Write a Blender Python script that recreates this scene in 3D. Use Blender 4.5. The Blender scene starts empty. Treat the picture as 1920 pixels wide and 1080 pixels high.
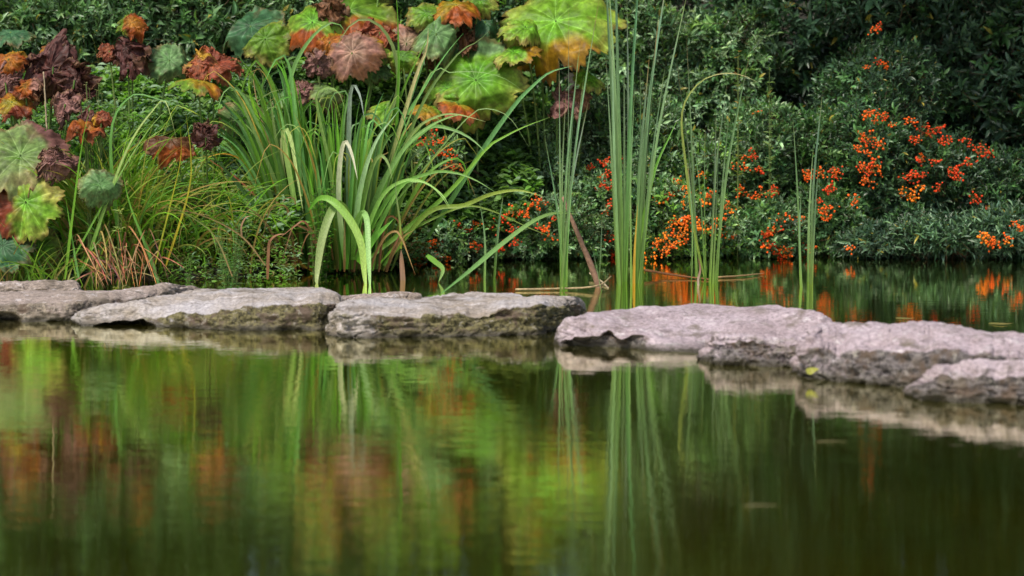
import bpy, math, random
import numpy as np

# ------------------------------------------------------------------ camera, sky, sun, exposure
SC = bpy.context.scene
COL = SC.collection
CAM_H = 0.9
PITCH = math.atan(410 / 4000)
cam_data = bpy.data.cameras.new("camera")
cam = bpy.data.objects.new("camera", cam_data)
COL.objects.link(cam)
cam.location = (0, 0, CAM_H)
cam.rotation_euler = (math.pi / 2 - PITCH, 0, 0)
cam_data.sensor_width = 36
cam_data.lens = 75
cam_data.clip_start = 0.05
cam_data.clip_end = 500
cam_data.dof.use_dof = True
cam_data.dof.focus_distance = 8.9
cam_data.dof.aperture_fstop = 2.8
SC.camera = cam

SUN_EL, SUN_AZ = math.radians(58), math.radians(215)      # behind and left of the camera, veiled
world = bpy.data.worlds.new("World")
SC.world = world
world.use_nodes = True
nt = world.node_tree
sky = nt.nodes.new("ShaderNodeTexSky")
sky.sky_type = 'NISHITA'
sky.sun_disc = False
sky.sun_elevation = SUN_EL
sky.sun_rotation = SUN_AZ
sky.dust_density = 3.0
nt.links.new(sky.outputs[0], nt.nodes["Background"].inputs[0])
nt.nodes["Background"].inputs[1].default_value = 0.085
sd = bpy.data.lights.new("sun", 'SUN')
sd.energy = 2.7
sd.angle = math.radians(16)
sd.color = (1.0, 0.93, 0.80)
sun = bpy.data.objects.new("sun", sd)
COL.objects.link(sun)
sun.rotation_euler = (math.pi / 2 - SUN_EL, 0, math.pi - SUN_AZ)
SC.view_settings.view_transform = 'Standard'
SC.view_settings.look = 'None'
SC.view_settings.gamma = 1
SC.view_settings.exposure = 0.9
SC.cycles.max_bounces = 8
SC.cycles.transparent_max_bounces = 4
SC.cycles.use_denoising = True

rng = np.random.default_rng(7)
random.seed(7)

# ------------------------------------------------------------------ pixel <-> world
CP, SP = math.cos(PITCH), math.sin(PITCH)
def ray(x, y):
    a, b = (x - 960) / 4000.0, (540 - y) / 4000.0
    return np.array([a, CP + b * SP, -SP + b * CP])
def P(x, y, Y):
    d = ray(x, y)
    return np.array([0, 0, CAM_H]) + d * (Y / d[1])
def W(x, y, z=0.0):
    d = ray(x, y)
    return np.array([0, 0, CAM_H]) + d * ((z - CAM_H) / d[2])
def nrm(v):
    v = np.asarray(v, float)
    return v / (np.linalg.norm(v, axis=-1, keepdims=True) + 1e-12)

# ------------------------------------------------------------------ noise
def _hash(ix, iy, iz):
    h = (ix * 374761393 + iy * 668265263 + iz * 2147483647 + 1013904223) & 0xFFFFFFFF
    h = ((h ^ (h >> 13)) * 1274126177) & 0xFFFFFFFF
    h = (h ^ (h >> 16)) & 0xFFFFFFFF
    return h / 4294967295.0
def vnoise(p):
    p = np.asarray(p, float)
    i = np.floor(p).astype(np.int64)
    f = p - i
    f = f * f * (3 - 2 * f)
    r = 0
    for dx in (0, 1):
        for dy in (0, 1):
            for dz in (0, 1):
                w = (f[..., 0] if dx else 1 - f[..., 0]) * (f[..., 1] if dy else 1 - f[..., 1]) * (f[..., 2] if dz else 1 - f[..., 2])
                r = r + w * _hash(i[..., 0] + dx, i[..., 1] + dy, i[..., 2] + dz)
    return r * 2 - 1
def fbm(p, o=4, g=0.5):
    p = np.asarray(p, float)
    r, a = 0, 1
    for k in range(o):
        r = r + a * vnoise(p * 2 ** k + 17.3 * k)
        a *= g
    return r

# ------------------------------------------------------------------ object helpers
def tag(o, label=None, cat=None, group=None, kind=None):
    if label: o["label"] = label
    if cat: o["category"] = cat
    if group: o["group"] = group
    if kind: o["kind"] = kind
    return o
def empty(name, loc, label, cat, group=None):
    o = bpy.data.objects.new(name, None)
    COL.objects.link(o)
    o.location = loc
    o.empty_display_size = 0.05
    return tag(o, label, cat, group)
def mesh(name, V, faces, mat, parent=None, col=None, smooth=True, tagd=None):
    """V (n,3) in world space; faces list of int arrays with 3 or 4 columns"""
    V = np.asarray(V, float)
    if parent is not None:
        V = V - np.array(parent.location)
    faces = [np.asarray(f, np.int32) for f in faces if len(f)]
    me = bpy.data.meshes.new(name)
    nl = sum(f.size for f in faces)
    nf = sum(len(f) for f in faces)
    me.vertices.add(len(V))
    me.vertices.foreach_set("co", V.astype(np.float32).ravel())
    me.loops.add(nl)
    me.polygons.add(nf)
    me.loops.foreach_set("vertex_index", np.concatenate([f.ravel() for f in faces]))
    tot = np.concatenate([np.full(len(f), f.shape[1], np.int32) for f in faces])
    st = np.concatenate([[0], np.cumsum(tot)[:-1]]).astype(np.int32)
    me.polygons.foreach_set("loop_start", st)
    me.polygons.foreach_set("use_smooth", np.full(nf, smooth))
    if col is not None:
        at = me.color_attributes.new("Col", 'FLOAT_COLOR', 'POINT')
        c = np.ones((len(V), 4), np.float32)
        c[:, :3] = col
        at.data.foreach_set("color", c.ravel())
    me.materials.append(mat)
    me.update(calc_edges=True)
    o = bpy.data.objects.new(name, me)
    COL.objects.link(o)
    if parent is not None:
        o.parent = parent
    if tagd: tag(o, *tagd)
    return o

class Bag:
    """collects pieces into one mesh"""
    def __init__(s): s.V, s.F3, s.F4, s.C, s.n = [], [], [], [], 0
    def add(s, V, F3=None, F4=None, C=(0.1, 0.1, 0.1)):
        V = np.asarray(V, float).reshape(-1, 3)
        s.V.append(V)
        c = np.asarray(C, float)
        s.C.append(np.broadcast_to(c, V.shape).copy())
        if F3 is not None and len(F3): s.F3.append(np.asarray(F3) + s.n)
        if F4 is not None and len(F4): s.F4.append(np.asarray(F4) + s.n)
        s.n += len(V)
    def build(s, name, mat, parent=None, smooth=True, tagd=None):
        f = []
        if s.F3: f.append(np.concatenate(s.F3))
        if s.F4: f.append(np.concatenate(s.F4))
        return mesh(name, np.concatenate(s.V), f, mat, parent, np.concatenate(s.C), smooth, tagd)

# ------------------------------------------------------------------ materials
def newmat(name):
    m = bpy.data.materials.new(name)
    m.use_nodes = True
    n = m.node_tree
    return m, n, n.nodes["Principled BSDF"], n.nodes["Material Output"]
def N(n, t, **k):
    a = n.nodes.new(t)
    for q, v in k.items():
        setattr(a, q, v)
    return a
def mixc(n, fac, a, b, mode='MIX'):
    m = N(n, "ShaderNodeMix", data_type='RGBA', blend_type=mode)
    for sock, val in ((m.inputs[0], fac), (m.inputs[6], a), (m.inputs[7], b)):
        if hasattr(val, "links"): n.links.new(val, sock)
        else: sock.default_value = val if isinstance(val, (int, float)) else (*val, 1)
    return m.outputs[2]
def noise(n, scale, detail=3, rough=0.55, vec=None, stretch=None):
    t = N(n, "ShaderNodeTexNoise")
    t.inputs["Scale"].default_value = scale
    t.inputs["Detail"].default_value = detail
    t.inputs["Roughness"].default_value = rough
    tc = N(n, "ShaderNodeTexCoord")
    v = tc.outputs["Object"]
    if stretch:
        mp = N(n, "ShaderNodeMapping")
        mp.inputs["Scale"].default_value = stretch
        n.links.new(v, mp.inputs[0]); v = mp.outputs[0]
    n.links.new(v, t.inputs["Vector"])
    return t.outputs[0]
def ramp(n, v, a, b):
    r = N(n, "ShaderNodeMapRange")
    r.inputs[1].default_value = a; r.inputs[2].default_value = b
    n.links.new(v, r.inputs[0])
    return r.outputs[0]

def leaf_mat(name, rough=0.42, spec=0.5, trans=0.3, stretch=None, scale=60, amp=0.35, bump=0.0, tcol=(1.25, 1.35, 0.5)):
    m, n, bs, out = newmat(name)
    at = N(n, "ShaderNodeAttribute"); at.attribute_name = "Col"
    nz = noise(n, scale, 3, 0.6, stretch=stretch)
    hv = N(n, "ShaderNodeMapRange")
    hv.inputs[1].default_value = 0.3; hv.inputs[2].default_value = 0.7
    hv.inputs[3].default_value = 1 - amp; hv.inputs[4].default_value = 1 + amp
    n.links.new(nz, hv.inputs[0])
    sc = N(n, "ShaderNodeVectorMath", operation='SCALE')
    n.links.new(at.outputs["Color"], sc.inputs[0]); n.links.new(hv.outputs[0], sc.inputs[3])
    n.links.new(sc.outputs[0], bs.inputs["Base Color"])
    bs.inputs["Roughness"].default_value = rough
    bs.inputs["Specular IOR Level"].default_value = spec
    if bump:
        bp = N(n, "ShaderNodeBump")
        bp.inputs["Strength"].default_value = bump; bp.inputs["Distance"].default_value = 0.004
        n.links.new(nz, bp.inputs["Height"]); n.links.new(bp.outputs[0], bs.inputs["Normal"])
    if trans:
        tr = N(n, "ShaderNodeBsdfTranslucent")
        n.links.new(mixc(n, 1.0, sc.outputs[0], tcol, 'MULTIPLY'), tr.inputs[0])
        mx = N(n, "ShaderNodeMixShader"); mx.inputs[0].default_value = trans
        n.links.new(bs.outputs[0], mx.inputs[1]); n.links.new(tr.outputs[0], mx.inputs[2])
        n.links.new(mx.outputs[0], out.inputs[0])
    return m
M_SHRUB = leaf_mat("shrub_leaf", 0.36, 0.5, 0.22, scale=25, amp=0.3)
M_WEED = leaf_mat("weed_leaf", 0.5, 0.28, 0.38, scale=30, amp=0.3)
M_BLADE = leaf_mat("blade_leaf", 0.45, 0.3, 0.36, stretch=(1, 1, 0.03), scale=330, amp=0.3)
M_UMB = leaf_mat("umbrella_leaf", 0.5, 0.25, 0.38, scale=45, amp=0.32, bump=0.35)
M_DRY = leaf_mat("withered_leaf", 0.6, 0.3, 0.15, scale=60, amp=0.5, bump=0.5, tcol=(1.2, 0.9, 0.6))
M_STEM = leaf_mat("stem_bark", 0.7, 0.2, 0.0, scale=80, amp=0.35)
M_BERRY = leaf_mat("berry_skin", 0.4, 0.3, 0.0, scale=60, amp=0.15)

def rock_mat(name, A, B, side, white=0.4, tex=1.0):
    m, n, bs, out = newmat(name)
    big = noise(n, 4, 5, 0.6)
    fine = noise(n, 95, 6, 0.75, stretch=(0.8, 0.9, 1.2))
    mid = noise(n, 22, 8, 0.75, stretch=(0.7, 0.9, 1.4))
    c = mixc(n, ramp(n, big, 0.38, 0.62), A, B)
    c = mixc(n, ramp(n, mid, 0.55, 0.68), c, (0.58, 0.54, 0.56))
    c = mixc(n, ramp(n, mid, 0.44, 0.34), c, tuple(v * 0.5 for v in B))
    mott = N(n, "ShaderNodeMapRange"); mott.inputs[1].default_value = 0.33; mott.inputs[2].default_value = 0.60
    mott.inputs[3].default_value = 0.45; mott.inputs[4].default_value = 1.12
    n.links.new(fine, mott.inputs[0])
    sc = N(n, "ShaderNodeVectorMath", operation='SCALE')
    n.links.new(c, sc.inputs[0]); n.links.new(mott.outputs[0], sc.inputs[3])
    c = sc.outputs[0]
    # algae and mineral crust on the water-side faces, with a ragged upper edge
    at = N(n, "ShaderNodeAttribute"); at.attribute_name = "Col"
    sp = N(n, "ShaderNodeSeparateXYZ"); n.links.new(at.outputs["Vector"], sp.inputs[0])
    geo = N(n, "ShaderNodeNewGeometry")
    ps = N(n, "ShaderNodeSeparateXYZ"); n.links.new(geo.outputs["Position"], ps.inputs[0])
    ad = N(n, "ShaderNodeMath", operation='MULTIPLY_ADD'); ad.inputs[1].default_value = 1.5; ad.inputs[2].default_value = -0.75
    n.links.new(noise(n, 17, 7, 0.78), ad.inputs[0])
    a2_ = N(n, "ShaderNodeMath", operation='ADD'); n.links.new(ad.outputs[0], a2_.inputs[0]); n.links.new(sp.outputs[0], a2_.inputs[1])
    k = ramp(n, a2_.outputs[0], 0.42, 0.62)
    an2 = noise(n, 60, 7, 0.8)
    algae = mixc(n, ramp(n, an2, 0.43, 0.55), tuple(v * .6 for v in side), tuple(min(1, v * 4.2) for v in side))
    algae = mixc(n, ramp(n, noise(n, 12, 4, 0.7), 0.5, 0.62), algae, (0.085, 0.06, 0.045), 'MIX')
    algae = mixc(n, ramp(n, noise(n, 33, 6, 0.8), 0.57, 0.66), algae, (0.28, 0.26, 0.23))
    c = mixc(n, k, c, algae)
    blot = noise(n, 7, 7, 0.75, stretch=(0.8, 1.2, 1))
    c = mixc(n, ramp(n, blot, 0.54, 0.66), c, (0.12, 0.10, 0.08))
    wn = N(n, "ShaderNodeMath", operation='MULTIPLY_ADD'); wn.inputs[1].default_value = -0.05; n.links.new(mid, wn.inputs[0]); n.links.new(ps.outputs[2], wn.inputs[2])
    wl = ramp(n, wn.outputs[0], 0.000, -0.020)
    c = mixc(n, wl, c, (0.035, 0.03, 0.02))
    n.links.new(c, bs.inputs["Base Color"])
    rr = N(n, "ShaderNodeMapRange"); rr.inputs[3].default_value = 0.85; rr.inputs[4].default_value = 0.3
    n.links.new(wl, rr.inputs[0]); n.links.new(rr.outputs[0], bs.inputs["Roughness"])
    bs.inputs["Specular IOR Level"].default_value = 0.3
    b1 = N(n, "ShaderNodeBump"); b1.inputs["Strength"].default_value = 0.9; b1.inputs["Distance"].default_value = 0.004
    n.links.new(fine, b1.inputs["Height"])
    b2 = N(n, "ShaderNodeBump"); b2.inputs["Strength"].default_value = 0.6; b2.inputs["Distance"].default_value = 0.008
    n.links.new(mid, b2.inputs["Height"]); n.links.new(b1.outputs[0], b2.inputs["Normal"])
    n.links.new(b2.outputs[0], bs.inputs["Normal"])
    return m
M_ROCK_PINK = rock_mat("stone_rose", (0.31, 0.255, 0.235), (0.24, 0.195, 0.165), (0.06, 0.05, 0.04))
M_ROCK_GREY = rock_mat("stone_grey", (0.38, 0.36, 0.38), (0.29, 0.245, 0.205), (0.034, 0.030, 0.014))
M_ROCK_LILAC = rock_mat("stone_lilac", (0.40, 0.335, 0.375), (0.30, 0.24, 0.26), (0.034, 0.030, 0.030))

# water: murky, mirror-like, with small real ripples in the surface relief
m, n, bs, out = newmat("pond_water")
n.nodes.remove(bs)
dif = N(n, "ShaderNodeBsdfDiffuse")
n.links.new(mixc(n, ramp(n, noise(n, 0.8, 3), 0.35, 0.65), (0.014, 0.017, 0.0008), (0.026, 0.024, 0.001)), dif.inputs[0])
gl = N(n, "ShaderNodeBsdfGlossy"); gl.inputs["Roughness"].default_value = 0.035
gl.inputs[0].default_value = (1.0, 1.0, 0.74, 1)
fr = N(n, "ShaderNodeFresnel"); fr.inputs[0].default_value = 1.85
w1 = noise(n, 3.2, 2, 0.5, stretch=(0.7, 1.2, 1))
w2 = noise(n, 17, 2, 0.5, stretch=(0.45, 1.5, 1))
w3 = noise(n, 48, 2, 0.5, stretch=(0.22, 1.0, 1))
wp = noise(n, 0.9, 2, 0.5)
a1 = N(n, "ShaderNodeMath", operation='MULTIPLY'); a1.inputs[1].default_value = 0.0004
n.links.new(w1, a1.inputs[0])
a2 = N(n, "ShaderNodeMath", operation='MULTIPLY_ADD'); a2.inputs[1].default_value = 0.00048
n.links.new(w2, a2.inputs[0]); n.links.new(a1.outputs[0], a2.inputs[2])
a3 = N(n, "ShaderNodeMath", operation='MULTIPLY'); n.links.new(w3, a3.inputs[0]); n.links.new(ramp(n, wp, 0.35, 0.7), a3.inputs[1])
a4 = N(n, "ShaderNodeMath", operation='MULTIPLY_ADD'); a4.inputs[1].default_value = 0.0008
n.links.new(a3.outputs[0], a4.inputs[0]); n.links.new(a2.outputs[0], a4.inputs[2])
bp = N(n, "ShaderNodeBump"); bp.inputs["Strength"].default_value = 1.0; bp.inputs["Distance"].default_value = 1.0
n.links.new(a4.outputs[0], bp.inputs["Height"])
for q in (gl, fr): n.links.new(bp.outputs[0], q.inputs["Normal"])
mx = N(n, "ShaderNodeMixShader")
mr_ = N(n, "ShaderNodeMapRange"); mr_.inputs[1].default_value = 0.1; mr_.inputs[2].default_value = 0.6; mr_.inputs[3].default_value = 0.25; mr_.inputs[4].default_value = 1.0
n.links.new(fr.outputs[0], mr_.inputs[0]); n.links.new(mr_.outputs[0], mx.inputs[0]); n.links.new(dif.outputs[0], mx.inputs[1]); n.links.new(gl.outputs[0], mx.inputs[2])
n.links.new(mx.outputs[0], out.inputs[0])
M_WATER = m

m, n, bs, out = newmat("dark_soil")
c = mixc(n, ramp(n, noise(n, 6, 6, 0.7), 0.35, 0.65), (0.010, 0.008, 0.005), (0.03, 0.022, 0.013))
c = mixc(n, ramp(n, noise(n, 30, 5, 0.7), 0.5, 0.62), c, (0.03, 0.045, 0.012))
n.links.new(c, bs.inputs["Base Color"]); bs.inputs["Roughness"].default_value = 0.9
bb = N(n, "ShaderNodeBump"); bb.inputs["Distance"].default_value = 0.03
n.links.new(noise(n, 25, 6, 0.7), bb.inputs["Height"]); n.links.new(bb.outputs[0], bs.inputs["Normal"])
M_SOIL = m

# ------------------------------------------------------------------ ground and water
def bank_y(X):
    return np.interp(X, [-30, -2.4, -1.2, -0.9, -0.55, 0.1, 3, 30], [8.2, 8.95, 9.2, 9.6, 10.05, 10.45, 10.5, 9.8])
def ground_z(X, Y):
    t = Y - bank_y(X) + 0.08 * vnoise(np.stack([X * 2.3, Y * 2.3, X * 0], -1))
    z = np.interp(t, [-2.5, -0.5, 0.0, 0.12, 0.6, 2.0, 3.5, 9, 60], [-0.9, -0.45, -0.02, 0.05, 0.12, 0.35, 0.7, 3.6, 6])  # rear bank raised into an added hill that blocks the low sky
    side = np.maximum(np.abs(X) - 9, 0)
    z = np.maximum(z, np.minimum(side * 0.35, 2.0) - 0.9)
    back = np.maximum(-3 - Y, 0)
    z = np.maximum(z, np.minimum(back * 0.4, 1.2) - 0.9)
    return z + 0.02 * fbm(np.stack([X * 5, Y * 5, X * 0], -1), 3)
gx = np.concatenate([np.linspace(-60, -5, 24)[:-1], np.linspace(-5, 5, 150), np.linspace(5, 60, 24)[1:]])
gy = np.concatenate([np.linspace(-50, 6, 28)[:-1], np.linspace(6, 15, 140), np.linspace(15, 70, 24)[1:]])
GX, GY = np.meshgrid(gx, gy)
def grid_faces(nr, nc, closed=False):
    a = np.arange(nr - 1)[:, None] * nc + np.arange(nc - 1)[None]
    f = np.stack([a, a + 1, a + nc + 1, a + nc], -1).reshape(-1, 4)
    if closed:
        b = np.arange(nr - 1) * nc
        f = np.concatenate([f, np.stack([b + nc - 1, b, b + nc, b + 2 * nc - 1], -1)])
    return f
mesh("ground", np.stack([GX, GY, ground_z(GX, GY)], -1).reshape(-1, 3), [grid_faces(len(gy), len(gx))], M_SOIL,
     tagd=(None, None, None, "structure"))
wv = np.array([[-25, -10, 0], [25, -10, 0], [25, 16, 0], [-25, 16, 0]], float)
mesh("water", wv, [np.array([[0, 1, 2, 3]])], M_WATER, tagd=(None, None, None, "structure"))

# ------------------------------------------------------------------ stones
def rock(label, mat, water, edge, back, Hb, inset=0.02, amp=1.0, seed=0, cat="stepping stone", undercut=0.05, dark=((0, .8), (1920, .8)), notch=(), zwater=0.0, hump=0.012, round_=0.5, group="stepping stones across the pond"):
    """water / edge / back: (x, y) pixel polylines of the waterline, the front top edge and the rear silhouette"""
    x0 = min(p[0] for p in back); x1 = max(p[0] for p in back)
    nu, nv = 260, 110
    t = np.linspace(0, 1, nu)
    t = 0.5 - 0.5 * np.cos(np.pi * t) if True else t
    xs = x0 + (x1 - x0) * (0.35 * t + 0.65 * np.linspace(0, 1, nu))
    f = lambda pl: np.interp(xs, [p[0] for p in pl], [p[1] for p in pl])
    yw, ye, yb = f(water), f(edge), f(back)
    wob = fbm(np.stack([xs / 26.0, xs * 0 + seed, xs * 0], -1), 4, 0.6)
    ye = ye + wob * 4.0 * amp * np.clip((yw - ye) / 30, 0, 1)
    dk = np.interp(xs, [p[0] for p in dark], [p[1] for p in dark])
    FACE = np.zeros((nu, nv))
    V = np.zeros((nu, nv, 3))
    D = np.zeros((nu, nv))
    for i in range(nu):
        x = xs[i]
        A = W(x, yw[i], zwater)
        Y0 = A[1]
        E = P(x, min(ye[i], yw[i] - 2), Y0 + inset)
        He = E[2]
        B = W(x, yb[i], Hb)
        Yb = max(B[1], Y0 + inset + 0.06)
        Bz = P(x, yb[i], Yb)[2]
        ctrl = [(Y0 + undercut + 0.10, -0.16), (Y0 + 0.005, -0.03), (Y0, zwater), (Y0 + inset * 0.4, zwater + (He - zwater) * 0.6), (Y0 + inset, He),
                (Y0 + inset + (Yb - Y0 - inset) * 0.3, He + (Bz - He) * 0.35 + hump), (Y0 + inset + (Yb - Y0 - inset) * 0.7, He + (Bz - He) * 0.75 + hump),
                (Yb, Bz), (Yb + 0.03, Bz - 0.03), (Yb + 0.05, -0.03), (Yb - 0.02, -0.16)]
        c = np.array(ctrl)
        seg = np.concatenate([[0], np.cumsum(np.hypot(*np.diff(c, axis=0).T))])
        # fixed share of samples per segment so that rows line up across columns
        share = np.array([8, 6, 14, 14, 16, 16, 16, 5, 8, 7]); cs = np.concatenate([[0], np.cumsum(share)]) / share.sum()
        tt = np.linspace(0, 1, nv)
        yy = np.interp(tt, cs, c[:, 0]); zz = np.interp(tt, cs, c[:, 1])
        k = 5
        ys, zs = yy.copy(), zz.copy()
        for _ in range(int(1 + 9 * round_ ** 2)):
            ys[1:-1] = (ys[:-2] + 2 * ys[1:-1] + ys[2:]) / 4; zs[1:-1] = (zs[:-2] + 2 * zs[1:-1] + zs[2:]) / 4
        u = i / (nu - 1)
        e = (1 - abs(2 * u - 1) ** 14) ** (1 / 3.0) if 0 < u < 1 else 0.0
        e = max(e, 0.02)
        cy, cz = (Y0 + Yb) / 2, -0.16
        ys = cy + (ys - cy) * (0.25 + 0.75 * e); zs = cz + (zs - cz) * e
        d0 = ray(x, yw[i])
        V[i, :, 0] = (x - 960) / 4000.0 * ys / CP
        V[i, :, 1] = ys; V[i, :, 2] = zs
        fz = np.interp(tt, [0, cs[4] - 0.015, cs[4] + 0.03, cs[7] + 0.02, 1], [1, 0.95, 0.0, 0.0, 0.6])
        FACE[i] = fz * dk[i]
    # displacement along grid normals
    du = np.gradient(V, axis=0); dv = np.gradient(V, axis=1)
    nn = nrm(np.cross(dv, du)); 
    if nn[nu // 2, nv // 2, 2] < 0: nn = -nn
    q = V + seed * 3.17
    steep = 1 - np.clip(nn[..., 2], 0, 1)
    big = fbm(q * [5, 7, 9], 3) * 0.010
    led = fbm(q * [9, 10, 24], 4, 0.55) * 0.008
    fine = fbm(q * [26, 34, 60], 4, 0.6) * 0.0036
    lay = np.abs(vnoise(q * [3.0, 5.0, 2.0] + 9)) 
    crack = -np.clip(0.06 - np.abs(fbm(q * [4.5, 6, 18] + 5, 3)), 0, 0.06) * 0.18
    rid = (0.5 - np.abs(fbm(q * [12, 14, 26] + 3, 4, 0.6))) * 0.008
    for (a0, a1, dep, frac) in notch:              # hollows worn under the lip
        u_ = np.clip(np.minimum((xs - a0) / (0.15 * (a1 - a0)), (a1 - xs) / (0.3 * (a1 - a0))), 0, 1)[:, None]
        top = frac * (0.8 + 0.22 * vnoise(np.stack([xs / 22.0, xs * 0 + seed, xs * 0], -1)))[:, None]
        tw_ = np.clip((tt[None] - cs[1]) / (cs[4] - cs[1]), 0, 1.5)
        m_ = u_ * np.clip((top - tw_) / 0.25, 0, 1)
        V[..., 1] += m_ * dep
        FACE = np.maximum(FACE, np.clip(m_ * 1.4, 0, 1.2))
    d = (big + led * (0.25 + 1.3 * steep) + fine * (0.6 + steep) + crack * (0.35 + steep) + rid * (0.35 + 1.5 * steep)) * amp
    V = V + nn * d[..., None]
    # terracing of the upper face into thin plates
    zt = V[..., 2] + 0.15 * V[..., 0] * 0.2
    F = grid_faces(nu, nv)
    caps = []
    Vf = V.reshape(-1, 3)
    c0, c1 = V[0].mean(0), V[-1].mean(0)
    Vf = np.concatenate([Vf, [c0, c1]])
    a = np.arange(nv - 1)
    t0 = np.stack([np.full(nv - 1, nu * nv), a + 1, a], -1)
    t1 = np.stack([np.full(nv - 1, nu * nv + 1), (nu - 1) * nv + a, (nu - 1) * nv + a + 1], -1)
    bot = np.stack([np.arange(nu - 1) * nv, (np.arange(nu - 1)) * nv + nv - 1, (np.arange(nu - 1) + 1) * nv + nv - 1, (np.arange(nu - 1) + 1) * nv], -1)
    o = mesh("stepping_stone", Vf, [np.concatenate([t0, t1]), np.concatenate([F, bot])], mat, None,
             np.concatenate([np.repeat(FACE.reshape(-1, 1), 3, 1), [[1, 1, 1], [1, 1, 1]]]), tagd=(label, cat, group))
    return o

rock("small flat stone at the left edge, behind the others under the grass tussock", M_ROCK_PINK,
     [(-160, 566), (160, 560)], [(-160, 549), (120, 545), (160, 545)], [(-160, 536), (0, 532), (70, 528), (139, 526), (158, 538)], 0.085, seed=1)
rock("long low rose-grey stone at the left edge, partly behind the stone with a chipped notch", M_ROCK_PINK,
     [(-260, 604), (0, 604), (124, 603), (260, 590), (398, 566)], [(-260, 572), (0, 570), (109, 569), (182, 562), (255, 556), (350, 550), (398, 547)],
     [(-260, 549), (0, 547), (87, 545), (157, 543), (255, 538), (350, 536), (379, 536), (398, 545)], 0.078, seed=2, inset=0.03, dark=((-260, .6), (40, .85), (100, .55), (398, .75)), notch=((-40, 40, .08, .8),), round_=.35)
rock("broad pale stone with a chipped dark notch at its left waterline", M_ROCK_GREY,
     [(122, 606), (150, 613), (255, 611), (299, 614), (437, 620), (598, 619), (655, 610)],
     [(122, 594), (180, 596), (250, 592), (299, 590), (350, 588), (401, 584), (456, 574), (510, 574), (583, 572), (627, 566), (655, 572)],
     [(122, 588), (150, 578), (200, 569), (255, 562), (310, 554), (365, 547), (437, 541), (520, 540), (583, 539), (620, 544), (640, 555), (655, 562)], 0.085, seed=3, inset=0.035, amp=1.1, dark=((122, .2), (250, .35), (300, .62), (345, .75), (640, .85)), notch=((172, 292, .10, .75),), round_=.3)
rock("thin slab end of stone showing between the two middle stones of the row", M_ROCK_PINK,
     [(600, 580), (800, 575)], [(600, 562), (700, 560), (800, 564)], [(600, 558), (660, 555), (700, 553), (750, 550), (787, 556), (800, 562)], 0.075, seed=4)
rock("thick flat-topped stone with a dark mossy front face, in the middle of the row", M_ROCK_GREY,
     [(600, 626), (648, 634), (750, 633), (842, 631), (1006, 628), (1050, 618), (1108, 592)],
     [(600, 612), (634, 580), (696, 592), (760, 596), (827, 597), (933, 582), (1024, 575), (1097, 565), (1108, 572)],
     [(600, 606), (615, 590), (634, 573), (665, 563), (696, 558), (787, 561), (815, 554), (842, 551), (904, 546), (951, 547), (987, 556), (1060, 555), (1097, 558), (1108, 570)], 0.09, seed=5, amp=1.15, inset=0.022, dark=((600, .35), (690, .5), (730, .85), (1108, 1.0)), round_=.2)
rock("wide smooth lilac stone sloping to the water, with a dark hollow under its left lip", M_ROCK_LILAC,
     [(1036, 640), (1050, 652), (1222, 658), (1320, 662), (1420, 664), (1590, 650)],
     [(1036, 622), (1060, 630), (1140, 626), (1222, 634), (1320, 655), (1420, 650), (1590, 640)],
     [(1036, 612), (1053, 596), (1114, 583), (1207, 571), (1301, 566), (1358, 567), (1442, 573), (1540, 589), (1564, 602), (1590, 612)], 0.10, seed=6, inset=0.05, hump=0.010, round_=.8, dark=((1036, .1), (1590, .1)), notch=((1046, 1230, .07, 1.1),))
rock("low knobbly lilac-grey stone block at the right end of the wide smooth lilac stone", M_ROCK_LILAC,
     [(1320, 676), (1345, 684), (1440, 686), (1560, 692)], [(1320, 645), (1345, 641), (1400, 646), (1500, 648), (1560, 655)],
     [(1320, 638), (1345, 629), (1400, 631), (1500, 636), (1560, 642)], 0.095, seed=7, amp=1.8, inset=0.025, dark=((1320, .68), (1560, .6)), round_=.3)
rock("long humped stone with a white rim and grey-black blotches, right of the knobbly block", M_ROCK_LILAC,
     [(1488, 700), (1521, 710), (1629, 719), (1714, 727), (1820, 732), (1960, 734), (2260, 770)],
     [(1488, 668), (1526, 660), (1600, 663), (1676, 655), (1760, 654), (1900, 672), (1960, 680), (2260, 705)],
     [(1488, 650), (1510, 632), (1540, 606), (1564, 603), (1676, 606), (1770, 610), (1864, 624), (1920, 629), (2000, 634), (2260, 650)], 0.13, seed=8, inset=0.045, amp=1.7, round_=0.5, dark=((1488, .45), (1540, .65), (1700, .9), (2260, .95)))
rock("nearest stone in the lower right corner, low and dark along its water edge", M_ROCK_LILAC,
     [(1708, 742), (1730, 752), (1830, 756), (1960, 760), (2260, 790)],
     [(1708, 720), (1730, 708), (1830, 706), (1960, 704), (2260, 730)],
     [(1708, 708), (1722, 694), (1751, 682), (1830, 679), (1960, 677), (2260, 700)], 0.105, seed=9, inset=0.03, amp=1.7, dark=((1708, .55), (1770, .95), (2260, 1.0)), round_=.3)

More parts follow.
